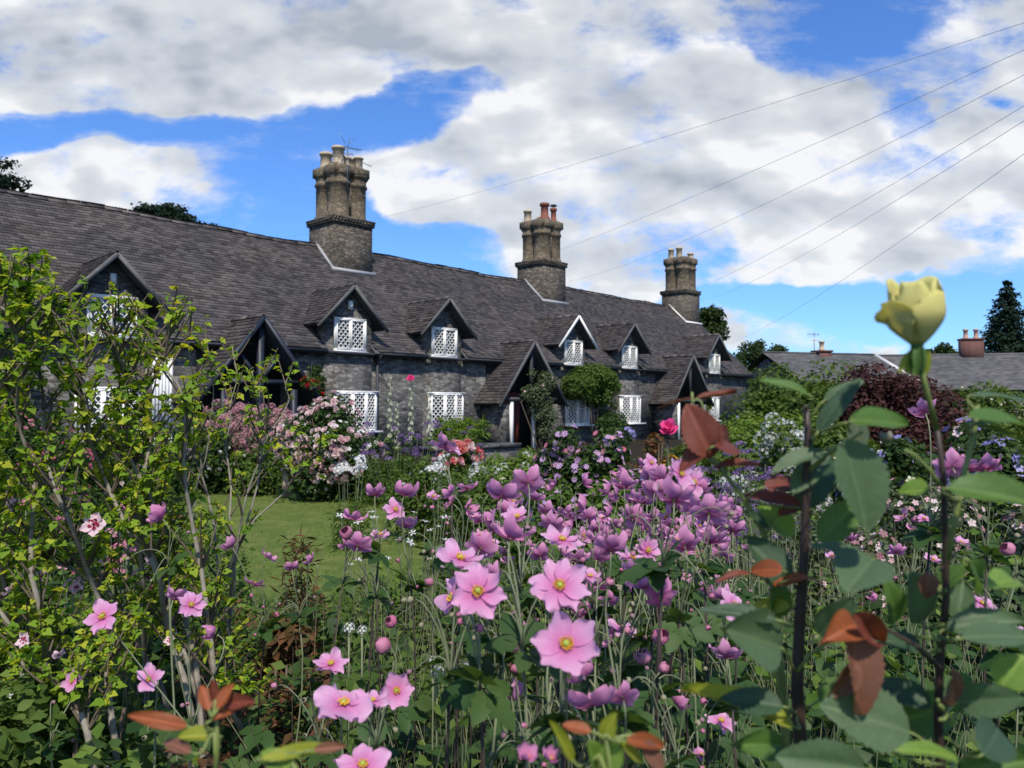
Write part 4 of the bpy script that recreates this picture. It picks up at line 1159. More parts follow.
perennial('phlox', 'white phlox heads just below the tallest mauve anemone', 'phlox', 440, 457, 12, 6.8, 6, DOME, WHITE, .11, GREEN, .1, 300, spread=.12)
perennial('phlox', 'scattered white phlox among the mauve anemones by the lawn', 'phlox', 400, 512, 62, 3.6, 26, STAR, WHITE, .05, GREYGR, .08, 900, spread=.25)
perennial('phlox', 'deep pink phlox clusters behind the branches of the yellow-green shrub', 'phlox', 128, 500, 62, 3.4, 20, DOME, ROSEPINK, .062, DKGREEN, .09, 1800, spread=.45, tpl=LEAF4)
perennial('phlox', 'deep pink phlox heads at the left edge behind the shrub', 'phlox', 22, 470, 40, 3.8, 12, DOME, ROSEPINK, .07, DKGREEN, .09, 1200, spread=.3, tpl=LEAF4)
bush('bronze_astilbe', 'feathery bronze and red foliage at the near edge of the lawn', 'astilbe', 292, 588, 42, 2.5, BRONZE, .045, 5000, [], tpl=LEAF4, nl=24, lr=.3)
perennial('bronze_fennel', 'thin golden-brown plumes standing in front of the lawn', 'fennel', 300, 536, 18, 2.9, 10, None, None, .1, BRONZE, .05, 900, tpl=NARROW, rz=1.0)

border(560, 462, 40, 5.4, GREEN, 'leafy clump with pink daisies below the lilac aster bush', [(FL8, LILAC, 60, .06, 60, .3), (FL5, WHITE, 20, .05, 20, .3)], 5000, .05)
border(520, 452, 30, 8.2, LTGREEN, 'pale green clump with white and coral flowers between two green mounds', [(FL5, PALEPINK, 40, .07, 40, .4), (FL5, CREAM, 30, .06, 30, .4)], 4000, .06)
border(690, 452, 36, 5.4, LTGREEN, 'light green clump with cream flowers under the hot pink rose', [(FL5, CREAM, 70, .06, 70, .3), (FL5, WHITE, 40, .05, 40, .3)], 5000, .05)
border(825, 440, 34, 7.6, GREEN, 'green clump with cream and pale pink flowers right of the white phlox', [(FL5, CREAM, 50, .07, 50, .3), (FL5, PALEPINK, 40, .07, 40, .3)], 5000, .06)
border(712, 474, 30, 4.2, GREYGR, 'grey-green clump with pale pink flowers among the purple verbena', [(FL5, PALEPINK, 50, .045, 50, .3), (ROSE, CORAL, 6, .06, 6, .6)], 4000, .04)
border(800, 486, 44, 3.6, GREYGR, 'grey-green growth with lilac flecks behind the thick rose stem', [(FL5, LILAC, 60, .035, 60, .3), (FL5, PALEPINK, 50, .035, 50, .3)], 5000, .035)

# ================================================================== low growth that fills the beds
def in_lawn(x, y):
    ins = False; n = len(LAWN)
    for i in range(n):
        (x1, y1), (x2, y2) = LAWN[i], LAWN[(i + 1) % n]
        if (y1 > y) != (y2 > y) and x < (x2 - x1) * (y - y1) / (y2 - y1) + x1: ins = not ins
    return ins
def hmax(x, Y):
    px = 512 + x / Y * F
    h = .74 - .02 * Y
    if px < 470 and Y > 2.2: h = min(h, 1.5 - (582 - 405) / F * Y)     # the lawn stays in view over it
    if px > 640: h = .98 - .05 * abs(Y - 3.0)
    if px < 250: h = max(h, .85 - .03 * Y)
    return max(h, .12)
def fill(name, n, y0, y1, tpl, mat, size, hk=(.3, 1), up=.5, xr=1.0, seed=0, fn=None, label=None):
    P = []
    while len(P) < n:
        Y = math.sqrt(rng.uniform(y0 * y0, y1 * y1)) if y1 > 4 else rng.uniform(y0, y1)
        x = rng.uniform(-.82, .82) * Y * xr
        if in_lawn(x, Y) or in_lawn(x, Y + .3) : continue
        if fn and not fn(512 + x / Y * F, Y): continue
        clump = .75 + .35 * math.sin(x * 5.1 + 1.3 * math.sin(Y * 3.7)) * math.cos(Y * 4.3 + x)
        P.append((x, Y, hmax(x, Y) * clump * rng.uniform(*hk)))
    P = np.array(P); nn = rand_dirs(n) * up + (0, -.15, .7)
    mb = MB(); mb.scatter(tpl, P, frame_from(nn, rng.random(n) * 6.28), size * rng.uniform(.55, 1.3, n))
    o = mb.build(name, mat); o['kind'] = 'stuff'; o['label'] = label; o['category'] = 'undergrowth'
    return o
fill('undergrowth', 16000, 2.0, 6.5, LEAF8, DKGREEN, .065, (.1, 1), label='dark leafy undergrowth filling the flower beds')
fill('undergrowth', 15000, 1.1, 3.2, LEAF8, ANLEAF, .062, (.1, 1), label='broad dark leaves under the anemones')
fill('undergrowth', 16000, 5.5, 16, LEAF4, GREEN, .08, (.05, .9), label='low green leaves between the farther border plants')
fill('undergrowth', 14000, 1.3, 5.0, LEAF4, LTGREEN, .04, (.5, 1.08), label='small fresh green leaves among the border stems')
fill('undergrowth', 9000, 2.2, 5.4, LEAF4, GREEN, .045, (.5, 1.1), fn=lambda p, Y: 180 < p < 480, label='green leaves crowding the near edge of the lawn')
fill('undergrowth', 5000, 1.2, 3.6, LEAF4, BRONZE, .035, (.6, 1.05), fn=lambda p, Y: 180 < p < 330, label='small bronze leaves beside the lawn')
# thin stalks and grasses
def stalks(n, y0, y1, pf, mat, h0, h1, r, label, name='grass_stalks'):
    mb = MB(); c = 0
    while c < n:
        Y = rng.uniform(y0, y1); x = rng.uniform(-.8, .8) * Y
        if in_lawn(x, Y) or not pf(512 + x / Y * F, Y): continue
        h = min(rng.uniform(h0, h1), 1.5 - (140 if 512 + x / Y * F < 470 else 100) / F * Y); 
        if h < .2: continue
        b = np.array([x, Y, 0]); le = rng.normal(0, .14, 2) * h
        e = b + (le[0], le[1], h); m1 = b + (le[0] * .25, le[1] * .25, h * .55)
        mb.tube([b, m1, e], [r, r * .8, r * .4], 3, cap=False); c += 1
        if rng.random() < .5:
            k = m1 * .4 + e * .6; mb.tube([k, k + (rng.normal(0, .05), rng.normal(0, .05), .09)], [r * .6, r * .3], 3, cap=False)
    o = mb.build(name, mat); o['kind'] = 'stuff'; o['label'] = label; o['category'] = 'grass'
M_straw = plain('straw_stem', (.24, .24, .13), .7, .3, 30)
M_brown = plain('dark_brown_stem', (.05, .035, .028), .7, .3, 30)
stalks(420, 1.2, 3.6, lambda p, Y: 560 < p < 1000, M_straw, .6, 1.12, .0014, 'pale thin stalks between the pink anemones and the roses')
stalks(240, 1.2, 3.4, lambda p, Y: 300 < p < 600, M_straw, .5, 1.0, .0014, 'pale thin stalks at the near edge of the lawn')
stalks(170, 1.1, 3.0, lambda p, Y: 280 < p < 700, M_brown, .6, 1.08, .0018, 'dark thin stalks among the anemones')
mb = MB(); k = 9000; P = []
while len(P) < k:
    x, y = rng.uniform(-8, 0), rng.uniform(5.4, 12.9)
    if in_lawn(x, y): P.append((x, y, 0))
P = np.array(P); nn = rand_dirs(k) * .5 + (0, -1, .3)
mb.scatter(NARROW, P, frame_from(nn, rng.normal(0, .5, k)), .045 * rng.uniform(.5, 1.2, k)); o = mb.build('grass', leafmat('leaf_grass', [(.10, .13, .03), (.17, .19, .05), (.13, .16, .04)])); o['kind'] = 'stuff'; o['label'] = 'short grass blades of the lawn'

# ================================================================== anemones
AN_PET = flowermat('petal_anemone', (.62, .16, .40), (.72, .34, .56), (.84, .56, .73), (.50, .16, .36), (.72, .40, .58))
AN_DEEP = flowermat('petal_anemone_deep', (.52, .12, .28), (.66, .27, .44), (.78, .44, .60), (.50, .14, .32), (.74, .38, .56))
AN_BUD = petalmat('petal_anemone_bud', [(.50, .15, .24), (.42, .16, .24), (.56, .24, .32)], trans=.2)
AN_CEN = plain('stamen_yellow', (.80, .42, .03), .7, .25, 90)
AN_GRN = plain('seed_head_green', (.30, .36, .05), .7, .25, 90)
def petal_grid(L, W, cup, base=.03, na=7, nb=7, ripple=.02, notch=.07, seed=0, twist=0.0, droop=0.0):
    r = np.random.default_rng(seed); V = []
    ph = r.uniform(0, 6)
    for i in range(na):
        a = i / (na - 1)
        s = base + (L - base) * a
        ang = cup * (a * .8 + .12) - droop * a * a
        x = s * math.cos(ang * .55); z = s * math.sin(ang * .55) * 1.0 - .02 * math.sin(a * PI)
        w = W * max(.08, 1.06 * math.sin(PI * min(1, .07 + .80 * a ** 1.12)) ** .72 * (1 if a < .86 else 1 - 1.9 * (a - .86) ** 1.2))
        for j in range(nb):
            b = -1 + 2 * j / (nb - 1)
            tip = -notch * L * (a ** 3) * (abs(b) ** 2.2) * 2.2
            zz = z + .16 * w * b * b * (1 if cup > 0 else .6) + ripple * math.sin(b * 4 + ph) * a + ripple * .8 * math.sin(a * 7 + b * 2 + ph * 2) * a + twist * b * a
            V.append((x + tip, b * w, zz))
    Q = [(i * nb + j, (i + 1) * nb + j, (i + 1) * nb + j + 1, i * nb + j + 1) for i in range(na - 1) for j in range(nb - 1)]
    return np.array(V), np.array(Q)
def flower_mesh(k, cup, mat, seed, name='flower', spread=1.0, pw=.172):
    r = np.random.default_rng(seed); mb = MB()
    for i in range(k):
        a = 2 * PI * (i * (2 if k == 5 else 1) / k) + r.normal(0, .13)
        V, Q = petal_grid(.5 * r.uniform(.88, 1.04), pw * r.uniform(.85, 1.08) * (5.4 / k) ** .5, cup * r.uniform(.55, 1.4), seed=seed * 31 + i, twist=r.normal(0, .07), ripple=r.uniform(.015, .04), droop=max(0, r.normal(0, .25)))
        V[:, 2] += (i % 2) * .014 + .002 * i
        c, s = math.cos(a), math.sin(a)
        V = np.column_stack([V[:, 0] * c - V[:, 1] * s, V[:, 0] * s + V[:, 1] * c, V[:, 2]])
        mb.add(V, Q, 0, tint=r.uniform(0, .35))
    return mb.mesh(name, mat, smooth=True)
def centre_mesh(seed):
    r = np.random.default_rng(seed); mb = MB()
    mb.lathe((0, 0, .01), [(.0, 0), (.035, .0), (.05, .03), (.045, .065), (.02, .085), (.0, .088)], 10, mat=1)
    for i in range(46):
        a = r.uniform(0, 6.28); q = r.uniform(.055, .095); z = .05 + r.uniform(0, .045)
        p = np.array([math.cos(a) * q, math.sin(a) * q, z])
        mb.tube([np.array([math.cos(a) * .03, math.sin(a) * .03, .015]), p], .004, 3, cap=False)
        mb.lathe(p, [(.0, -.012), (.013, 0), (.0, .014)], 5)
    return mb.mesh('flower_centre', [AN_CEN, AN_GRN])
OPEN = [flower_mesh(k, c, AN_PET, s) for k, c, s in ((5, .30, 1), (6, .22, 2), (7, .25, 3), (5, .45, 4), (6, .5, 5), (6, .12, 16), (7, .4, 17), (5, .15, 18), (8, .3, 19), (6, .65, 20))]
HALF = [flower_mesh(k, c, AN_DEEP, s) for k, c, s in ((5, .95, 6), (6, .8, 7), (5, 1.15, 8), (6, 1.0, 9), (5, .6, 10))]
CUPM = [flower_mesh(k, c, AN_DEEP, s) for k, c, s in ((5, 1.9, 11), (5, 1.6, 12), (6, 1.75, 13))]
CENT = [centre_mesh(i) for i in range(3)]
def bud_mesh(seed, mat):
    """closed bud: overlapping petals wrapped round one another"""
    r = np.random.default_rng(seed); mb = MB(); na, nb = 8, 7
    for i in range(5):
        V = []; off = .035 * (i % 3) + .02 * r.random(); ph0 = i * 2.5 + r.normal(0, .2); lean = r.normal(0, .03)
        for a_ in range(na):
            a = a_ / (na - 1)
            for b_ in range(nb):
                b = -1 + 2 * b_ / (nb - 1)
                rad = .50 * math.sin(PI * (.06 + .80 * a)) ** .75 * (1 - off) + .03 * a * b * b + .02 * (1 - abs(b)) 
                z = -.46 + (1.0 - .10 * i * .5) * a * (1 - .16 * b * b * a)
                ph = ph0 + b * 1.05
                V.append((rad * math.cos(ph) + lean * a, rad * math.sin(ph), z))
        mb.add(V, np.array([(q * nb + w, q * nb + w + 1, (q + 1) * nb + w + 1, (q + 1) * nb + w) for q in range(na - 1) for w in range(nb - 1)]), 0, tint=r.random())
    return mb.mesh('bud', mat, smooth=True)
BUDP = [bud_mesh(i, AN_BUD) for i in range(2)]
M_budg = plain('bud_skin', (.22, .20, .12), .6, .35, 60); BUDG = bud_mesh(5, M_budg)
M_budm = plain('bud_mauve', (.24, .13, .16), .6, .3, 60); BUDM = bud_mesh(6, M_budm)
AXIS = {'F': (0, -.86, .50), 'L': (-.55, -.7, .45), 'R': (.55, -.7, .45), 'U': (.05, -.22, .97), 'B': (.1, .60, .80), 'S': (-.85, .1, .5), 'T': (.85, .1, .5), 'D': (.2, .9, .4)}
def bez(a, b, c, d, n=9):
    t = np.linspace(0, 1, n)[:, None]
    return a * (1 - t) ** 3 + 3 * b * t * (1 - t) ** 2 + 3 * c * t * t * (1 - t) + d * t ** 3
def anemone(label, fl, nbud=8, nleaf=16, dia=.065, group='pink and mauve anemones', seed=0, stems_dark=.6):
    r = np.random.default_rng(seed + 100)
    pts = []
    for f in fl:
        x, y, s, mo = f[:4]
        ys = f[4] if len(f) > 4 else F * dia / s * (0.30 if mo == 'bud' else 1.0)
        pts.append(at(x, y, ys))
    pts = np.array(pts); ctr = pts.mean(0)
    root = empty('anemone', label, 'anemone', (ctr[0], ctr[1], 0), group); L0 = np.array([ctr[0], ctr[1], 0])
    left = list(range(len(fl))); groups = []
    while left:
        i = left.pop(0); near = sorted(left, key=lambda j: np.linalg.norm(pts[j] - pts[i]))[:r.integers(1, 4)]
        near = [j for j in near if np.linalg.norm(pts[j] - pts[i]) < .22]
        for j in near: left.remove(j)
        groups.append([i] + near)
    mbs = MB(); mbl = MB(); nb = 0
    for gi, G in enumerate(groups):
        c = pts[G].mean(0); J = np.array([c[0] + r.normal(0, .015), c[1] + r.normal(0, .02), min(pts[G][:, 2]) - r.uniform(.09, .16)])
        g0 = np.array([ctr[0] + (c[0] - ctr[0]) * .45 + r.normal(0, .03), ctr[1] + (c[1] - ctr[1]) * .45 + r.normal(0, .05), -.01])
        path = bez(g0, g0 + (r.normal(0, .03), r.normal(0, .03), J[2] * .4), J + (r.normal(0, .03), r.normal(0, .03), -J[2] * .3), J, 10)
        mbs.tube(path - L0, np.linspace(.0032, .0020, 10), 6, mat=0 if r.random() < stems_dark else 1)
        k = 4
        P = np.repeat(J[None], k, 0) - L0; nn = np.column_stack([r.normal(0, .5, k), r.normal(0, .5, k), np.full(k, .8)])
        mbl.scatter(MAPLE, P, frame_from(nn, np.arange(k) * 1.7 + r.random()), r.uniform(.04, .065, k))
        for i in G:
            mo = fl[i][3]; s = fl[i][2]; P = pts[i]
            Yd = (P - CAM) @ camf; D = s / F * Yd
            ax = np.array(AXIS.get(mo, (0, 0, 1)), float) + r.normal(0, .16, 3)
            if mo == 'bud' and s >= 24: mo = 'C'; ax = np.array([r.normal(0, .3), -.3, .9])
            if mo == 'bud': ax = np.array([r.normal(0, .7), r.normal(-.2, .4), .5])
            ax /= np.linalg.norm(ax)
            st = P - ax * .004
            path = bez(st, st - ax * .045, J + (0, 0, .05) + (P - J) * np.array([.35, .35, .1]), J, 10)
            mbs.tube(path - L0, np.linspace(.0011, .0015, 10), 5, mat=1)
            R = frame_from(ax[None], r.random(1) * 6.28)[0]
            if mo == 'bud':
                child(BUDP[r.integers(2)], 'bud', root, m44(R, P - L0, D)); continue
            me = CUPM[r.integers(3)] if mo == 'C' else OPEN[r.integers(len(OPEN))] if mo in 'FUL R'.replace(' ', '') else (HALF[r.integers(len(HALF))] if mo in 'BD' else (CUPM + HALF)[r.integers(6)])
            o = child(me, 'flower', root, m44(R, P - L0, D * 1.06))
            child(CENT[r.integers(3)], 'flower_centre', o, m44(np.eye(3), (0, 0, .012), 1.0))
        for q in range(max(1, nbud // len(groups)) + (1 if r.random() < .5 else 0)):
            a = r.uniform(0, 6.28); e = J + (math.cos(a) * r.uniform(.03, .08), math.sin(a) * r.uniform(.03, .08), r.uniform(-.03, .12))
            out = np.array([math.cos(a), math.sin(a), r.uniform(-.6, .8)]); out /= np.linalg.norm(out)
            path = bez(J, J + (0, 0, .05), e + (0, 0, .03) - out * .02, e, 8); mbs.tube(path - L0, np.linspace(.0012, .0008, 8), 4, mat=1)
            child([BUDG, BUDM, BUDG, BUDP[0]][r.integers(4)], 'bud', root, m44(frame_from(out[None])[0], e + out * .004 - L0, r.uniform(.006, .010)))
    z = r.uniform(.15, max(.3, ctr[2] - .32), nleaf); a = r.uniform(0, 6.28, nleaf); q = r.uniform(.03, .16, nleaf)
    P = np.column_stack([np.cos(a) * q, np.sin(a) * q, z]); nn = np.column_stack([np.cos(a) * .4, np.sin(a) * .4 - .1, np.full(nleaf, .8)]) + r.normal(0, .15, (nleaf, 3))
    mbl.scatter(MAPLE, P, frame_from(nn, a - PI / 2 + r.normal(0, .5, nleaf)), r.uniform(.06, .11, nleaf))
    for i in range(nleaf): mbs.tube([np.array([0, 0, P[i][2] * .55]), P[i] * (.6, .6, .9), P[i]], .0014, 4, mat=1, cap=False)
    mbs.build('stem', [M_brown, M_stem], root, smooth=True)
    mbl.build('foliage', ANLEAF, root)
    return root
anemone('anemone with one face-on pale pink bloom, in front of the grey branches at the left', [(162, 518, 30, 'S'), (174, 598, 28, 'B', 1.3), (191, 605, 30, 'R', 1.28), (103, 617, 38, 'U', 1.3), (150, 679, 30, 'F', 1.35), (215, 634, 24, 'S', 1.4), (73, 681, 22, 'F', 1.6)], 10, 22, seed=1)
anemone('anemone with five small mauve blooms hanging before the near left corner of the lawn', [(232, 547, 22, 'S', 1.9), (267, 558, 21, 'T', 1.9), (254, 585, 24, 'B', 1.9), (292, 568, 17, 'B', 2.0), (312, 561, 17, 'S', 2.0)], 10, 14, seed=2)
anemone('anemone whose mauve and pink blooms cluster in front of the middle of the lawn', [(353, 520, 29, 'B'), (375, 495, 26, 'B', 1.75), (404, 495, 30, 'B', 1.7), (395, 510, 27, 'R', 1.7), (405, 527, 25, 'B', 1.75), (358, 546, 30, 'D', 1.65), (346, 533, 13, 'bud', 1.7), (380, 535, 20, 'U', 1.75), (346, 545, 18, 'S', 1.7), (434, 497, 18, 'U', 1.8)], 14, 12, seed=3)
anemone('tallest mauve anemone bloom, standing clear above the others', [(445, 447, 33, 'B', 1.6), (452, 452, 20, 'U', 1.62)], 3, 5, seed=4)
anemone('anemone with small mauve blooms and a round pink bud just right of the lawn', [(451, 494, 24, 'S', 1.5), (452, 503, 20, 'S', 1.5), (468, 489, 26, 'B', 1.6), (467, 510, 24, 'T', 1.6)], 8, 8, seed=5)
anemone('anemone with three large mauve backs of blooms stacked one above another', [(502, 497, 44, 'B'), (528, 483, 38, 'D'), (517, 518, 34, 'U', 1.3), (510, 539, 54, 'B'), (554, 487, 18, 'S', 1.5), (493, 520, 20, 'S', 1.6)], 14, 14, seed=6)
anemone('anemone with one flat bloom seen edge-on showing an orange centre, left of centre', [(460, 560, 50, 'U'), (480, 549, 38, 'D'), (484, 571, 9, 'bud', 1.0), (473, 573, 24, 'S', 1.3)], 8, 8, seed=7)
anemone('anemone with overlapping twin pale pink blooms facing the camera left of the biggest blooms', [(478, 592, 60, 'F'), (453, 598, 44, 'L'), (492, 575, 24, 'B', 1.1)], 10, 12, seed=8)
anemone('anemone whose topmost wide pale pink bloom faces the camera at the centre', [(560, 587, 62, 'F'), (562, 541, 42, 'U'), (551, 526, 28, 'B', 1.4), (587, 504, 24, 'S', 1.5), (590, 577, 26, 'U', 1.2), (595, 541, 26, 'B', 1.35), (540, 556, 26, 'B', 1.3), (575, 560, 28, 'B', 1.3), (572, 528, 20, 'S', 1.4)], 16, 14, seed=9)
anemone('nearest open anemone, its wide pale pink bloom above dark mauve ones', [(566, 645, 72, 'F'), (587, 677, 42, 'S', .9), (592, 707, 64, 'B', .82), (623, 698, 34, 'D', .85), (553, 652, 34, 'B', .85)], 12, 18, seed=10)
anemone('low anemone with wide pale blooms turned to the sky near the bottom edge', [(343, 706, 62, 'U', .85), (372, 702, 36, 'U', .87), (331, 665, 36, 'U', 1.3), (396, 691, 38, 'F', 1.0), (363, 766, 56, 'U', .8), (383, 646, 17, 'bud', 1.1), (391, 622, 13, 'bud', 1.1)], 14, 22, seed=11)
anemone('anemone with two narrow mauve side-on blooms beneath the twin pale ones', [(519, 697, 44, 'S'), (507, 634, 44, 'T', 1.1), (515, 668, 12, 'bud', 1.1), (505, 650, 30, 'B', 1.1)], 14, 16, seed=12)
anemone('anemone with small half-open blooms and pink buds right of the nearest open bloom', [(622, 630, 36, 'U', 1.3), (612, 640, 26, 'S', 1.3), (587, 614, 26, 'S', 1.4), (675, 704, 26, 'T', 1.2), (660, 637, 17, 'bud', 1.1), (643, 657, 17, 'bud', 1.1), (664, 668, 11, 'bud', 1.0)], 16, 16, seed=13)
anemone('anemone with a loose cloud of mauve blooms just right of centre', [(624, 487, 34, 'B'), (618, 495, 26, 'S', 1.6), (611, 513, 20, 'S', 1.7), (641, 503, 32, 'B'), (633, 518, 30, 'D'), (633, 534, 26, 'S', 1.6), (611, 550, 40, 'B'), (650, 476, 25, 'B', 1.8), (625, 475, 22, 'S', 1.7), (655, 520, 28, 'B', 1.6), (600, 560, 28, 'B', 1.4), (645, 530, 26, 'T', 1.6)], 18, 12, seed=14)
anemone('anemone topping the right-hand cluster, with pink open faces above big mauve backs', [(674, 501, 50, 'B'), (695, 511, 40, 'D'), (680, 474, 36, 'R', 1.45), (660, 480, 32, 'B', 1.5), (693, 482, 32, 'F', 1.5), (655, 492, 30, 'D', 1.5), (668, 518, 30, 'S', 1.5), (700, 490, 26, 'B', 1.5)], 16, 12, seed=15)
anemone('anemone with a row of blooms sloping down to the right below the mauve cloud', [(647, 550, 32, 'R', 1.35), (632, 559, 34, 'U', 1.3), (640, 571, 36, 'B', 1.2), (660, 598, 44, 'D', 1.1), (645, 588, 40, 'B', 1.1), (610, 582, 9, 'bud', .9)], 14, 14, seed=16)
anemone('anemone with dark cupped mauve blooms at the right end of the cluster', [(685, 547, 42, 'B'), (712, 542, 36, 'B'), (709, 514, 42, 'D'), (733, 531, 28, 'B'), (728, 547, 26, 'S', 1.7), (725, 506, 24, 'B', 1.8), (690, 530, 28, 'S', 1.5), (716, 528, 26, 'B', 1.6)], 16, 12, seed=17)
anemone('anemone with shaded dusky blooms half hidden behind the red rose leaves', [(733, 606, 36, 'R', 1.2), (727, 657, 38, 'B', 1.1), (721, 722, 32, 'U', 1.3), (702, 756, 22, 'U', 1.4), (722, 598, 24, 'B', 1.25)], 12, 16, seed=18)
anemone('anemone with small mauve blooms seen between the rose stems at the right', [(905, 517, 22, 'S', 1.9), (924, 519, 18, 'U', 1.9), (897, 553, 20, 'B', 1.9), (933, 560, 18, 'U', 1.9), (961, 543, 20, 'U', 1.9), (982, 604, 28, 'U', 1.6), (877, 598, 16, 'S', 1.9), (1016, 630, 18, 'U', 1.7), (1008, 549, 14, 'bud', 1.1), (915, 530, 18, 'B', 1.9)], 16, 16, seed=19)
anemone('pink anemone close behind the yellow rose stem at the right', [(986, 470, 40, 'B', 1.2), (952, 467, 36, 'D', 1.2), (968, 468, 30, 'B', 1.2), (925, 412, 32, 'B', 1.3)], 4, 8, seed=20)
anemone('pair of round pink anemone buds at the bottom edge of the picture', [(527, 758, 27, 'bud', .62), (551, 759, 24, 'bud', .66), (303, 765, 15, 'bud', .8), (244, 737, 15, 'bud', .9)][:2], 4, 10, seed=21)
anemone('anemone with plain mauve blooms at the right border of the bed behind the cluster', [(750, 548, 22, 'B', 2.1), (742, 515, 22, 'S', 2.2), (765, 560, 18, 'U', 2.2), (850, 540, 18, 'B', 2.3), (832, 556, 16, 'U', 2.4)], 8, 10, seed=22)

DEEP = ['anemone with small crowded mauve blooms behind the three stacked bloom backs', 'anemone with small mauve blooms behind the central bloom showing an orange centre edge-on', 'small-flowered anemone between the central wide bloom and the lilac aster bush',
        'small-flowered anemone at the very heart of the mauve cluster', 'small-flowered anemone just above the row of blooms sloping down to the right', 'lowest small-flowered anemone beneath the dark cupped blooms', 'small-flowered anemone at the right fringe of the mauve cluster beside the purple verbena',
        'small-flowered anemone just right of the topmost wide pale bloom', 'small-flowered anemone between the lawn and the three stacked bloom backs']
for q in range(9):
    r = np.random.default_rng(500 + q); cx_, cy_, Yq_ = [(520, 515, 1.9), (555, 545, 2.1), (600, 520, 2.0), (640, 500, 2.2), (665, 540, 2.0), (690, 565, 2.1), (720, 520, 2.4), (585, 600, 1.8), (480, 530, 2.2)][q]
    fl = [(cx_ + r.normal(0, 22), cy_ + r.normal(0, 18), F * .058 / (Yq_ + .2 * r.random()), 'BBSTUBDR'[r.integers(8)], Yq_ + r.uniform(-.15, .2)) for _ in range(9)]
    anemone(DEEP[q], fl, 16, 12, seed=60 + q)

# ================================================================== the yellow-green shrub at the left
def jitter_path(pts, k=14, amp=.02):
    pts = np.array(pts); t = np.linspace(0, len(pts) - 1, k); i = np.clip(t.astype(int), 0, len(pts) - 2); f = (t - i)[:, None]
    p = pts[i] * (1 - f) + pts[i + 1] * f
    p[1:-1] += rng.normal(0, amp, (k - 2, 3)); 
    for _ in range(1): p[1:-1] = (p[:-2] + 2 * p[1:-1] + p[2:]) / 4
    return p
def hib(name, label, mains, base_Y, ntwig, nleafper, leaf, lsize, blooms, r0=.014, twl=(.10, .30), ground_x=None, extra_leaf=None):
    ctrl = []
    for mn in mains:
        Y0 = mn[0]; ctrl.append([at(x, y, Y0 + .12 * math.sin(x * .07 + y * .013)) for x, y in mn[1]])
    gx_ = np.mean([c[0][0] for c in ctrl]); gy_ = np.mean([c[0][1] for c in ctrl])
    L0 = np.array([gx_, gy_, 0]); root = empty(name, label, 'shrub', tuple(L0))
    mb = MB(); tips = []; allp = []; mtw = MB()
    for c in ctrl:
        c0 = c[0].copy(); g0 = np.array([c0[0] * .7 + gx_ * .3, c0[1] * .7 + gy_ * .3, -.02]); 
        p = jitter_path([g0] + c, 22, .012); n = len(p)
        mb.tube(p - L0, r0 * (.18 + .82 * np.linspace(1, 0, n) ** 1.3), 7)
        for i in range(5, n): allp.append((p[i], i / n, p[i] - p[i - 1]))
        tips.append(p[-1])
    LP = []; LN = []; LS = []
    for k in range(ntwig):
        b, t, tan = allp[rng.integers(len(allp))]
        L = rng.uniform(*twl) * (1.25 - .5 * t); a = rng.uniform(0, 6.28)
        d = np.array([math.cos(a) * .9, math.sin(a) * .7, .55]) + tan / np.linalg.norm(tan) * .5; d /= np.linalg.norm(d)
        e = b + d * L + (0, 0, .03); mid = (b + e) / 2 + rng.normal(0, .012, 3) - (0, 0, .012)
        p = bez(b, b * .6 + mid * .4, mid * .5 + e * .5, e, 6)
        mtw.tube(p - L0, np.linspace(.0036, .0014, 6), 4, cap=False)
        m = rng.integers(nleafper[0], nleafper[1])
        for q in range(m):
            s = rng.uniform(.25, 1.0) ** .6; j = min(4, int(s * 5)); pos = p[j] * (1 - (s * 5 - j)) + p[j + 1] * (s * 5 - j)
            LP.append(pos); 
            v = np.array([rng.normal(0, .5), rng.normal(0, .45) - .1, .75]); LN.append(v); LS.append(lsize * rng.uniform(.55, 1.25))
    for tp in tips:
        for q in range(6): LP.append(tp - np.array([0, 0, .012 * q]) + rng.normal(0, .006, 3)); LN.append(np.array([rng.normal(0, .6), rng.normal(0, .6), .6])); LS.append(lsize * rng.uniform(.6, 1.1))
    mb.build('trunk', M_bark, root, smooth=True); mtw.build('twig', M_twig, root)
    LP = np.array(LP); LN = np.array(LN); LS = np.array(LS)
    # the crown is thin at its top, where the dormer shows through
    top = (LP[:, 2] > 1.5 + (405 - 350) / F * LP[:, 1]) & (rng.random(len(LP)) < .55) & (LP[:, 0] > -.60 * LP[:, 1])
    LP, LN, LS = LP[~top], LN[~top], LS[~top]
    MB().scatter(HIBLEAF, LP - L0, frame_from(LN, rng.random(len(LP)) * 6.28), np.array(LS)).build('foliage', leaf, root)
    return root, L0
hibA, LA0 = hib('flowering_shrub', 'tall open shrub with yellow-green leaves and grey branches at the left edge', [
    (1.9, [(190, 700), (165, 640), (150, 560), (100, 470), (85, 400), (78, 350), (66, 325)]),
    (2.0, [(205, 720), (165, 600), (135, 520), (122, 400), (118, 350), (119, 318)]),
    (1.8, [(60, 720), (40, 600), (22, 450), (10, 330), (3, 290)]),
    (1.9, [(250, 740), (215, 680), (188, 500), (180, 400), (165, 350), (152, 325)]),
    (1.8, [(120, 720), (95, 600), (55, 500), (40, 400), (35, 310)]),
    (2.1, [(170, 700), (110, 590), (40, 560), (-30, 500), (-60, 380)]),
    (1.7, [(100, 740), (50, 680), (-10, 600), (-40, 450), (-50, 300)]),
    (2.1, [(150, 720), (140, 560), (150, 450), (143, 380), (138, 330)]),
    (1.75, [(40, 740), (10, 620), (-15, 500), (-12, 400), (-25, 300)]),
    (2.0, [(210, 700), (180, 600), (160, 500), (100, 420), (50, 350), (28, 290)]),
], 1.9, 720, (7, 13), YLGREEN, .027, [], .0100, (.06, .16))
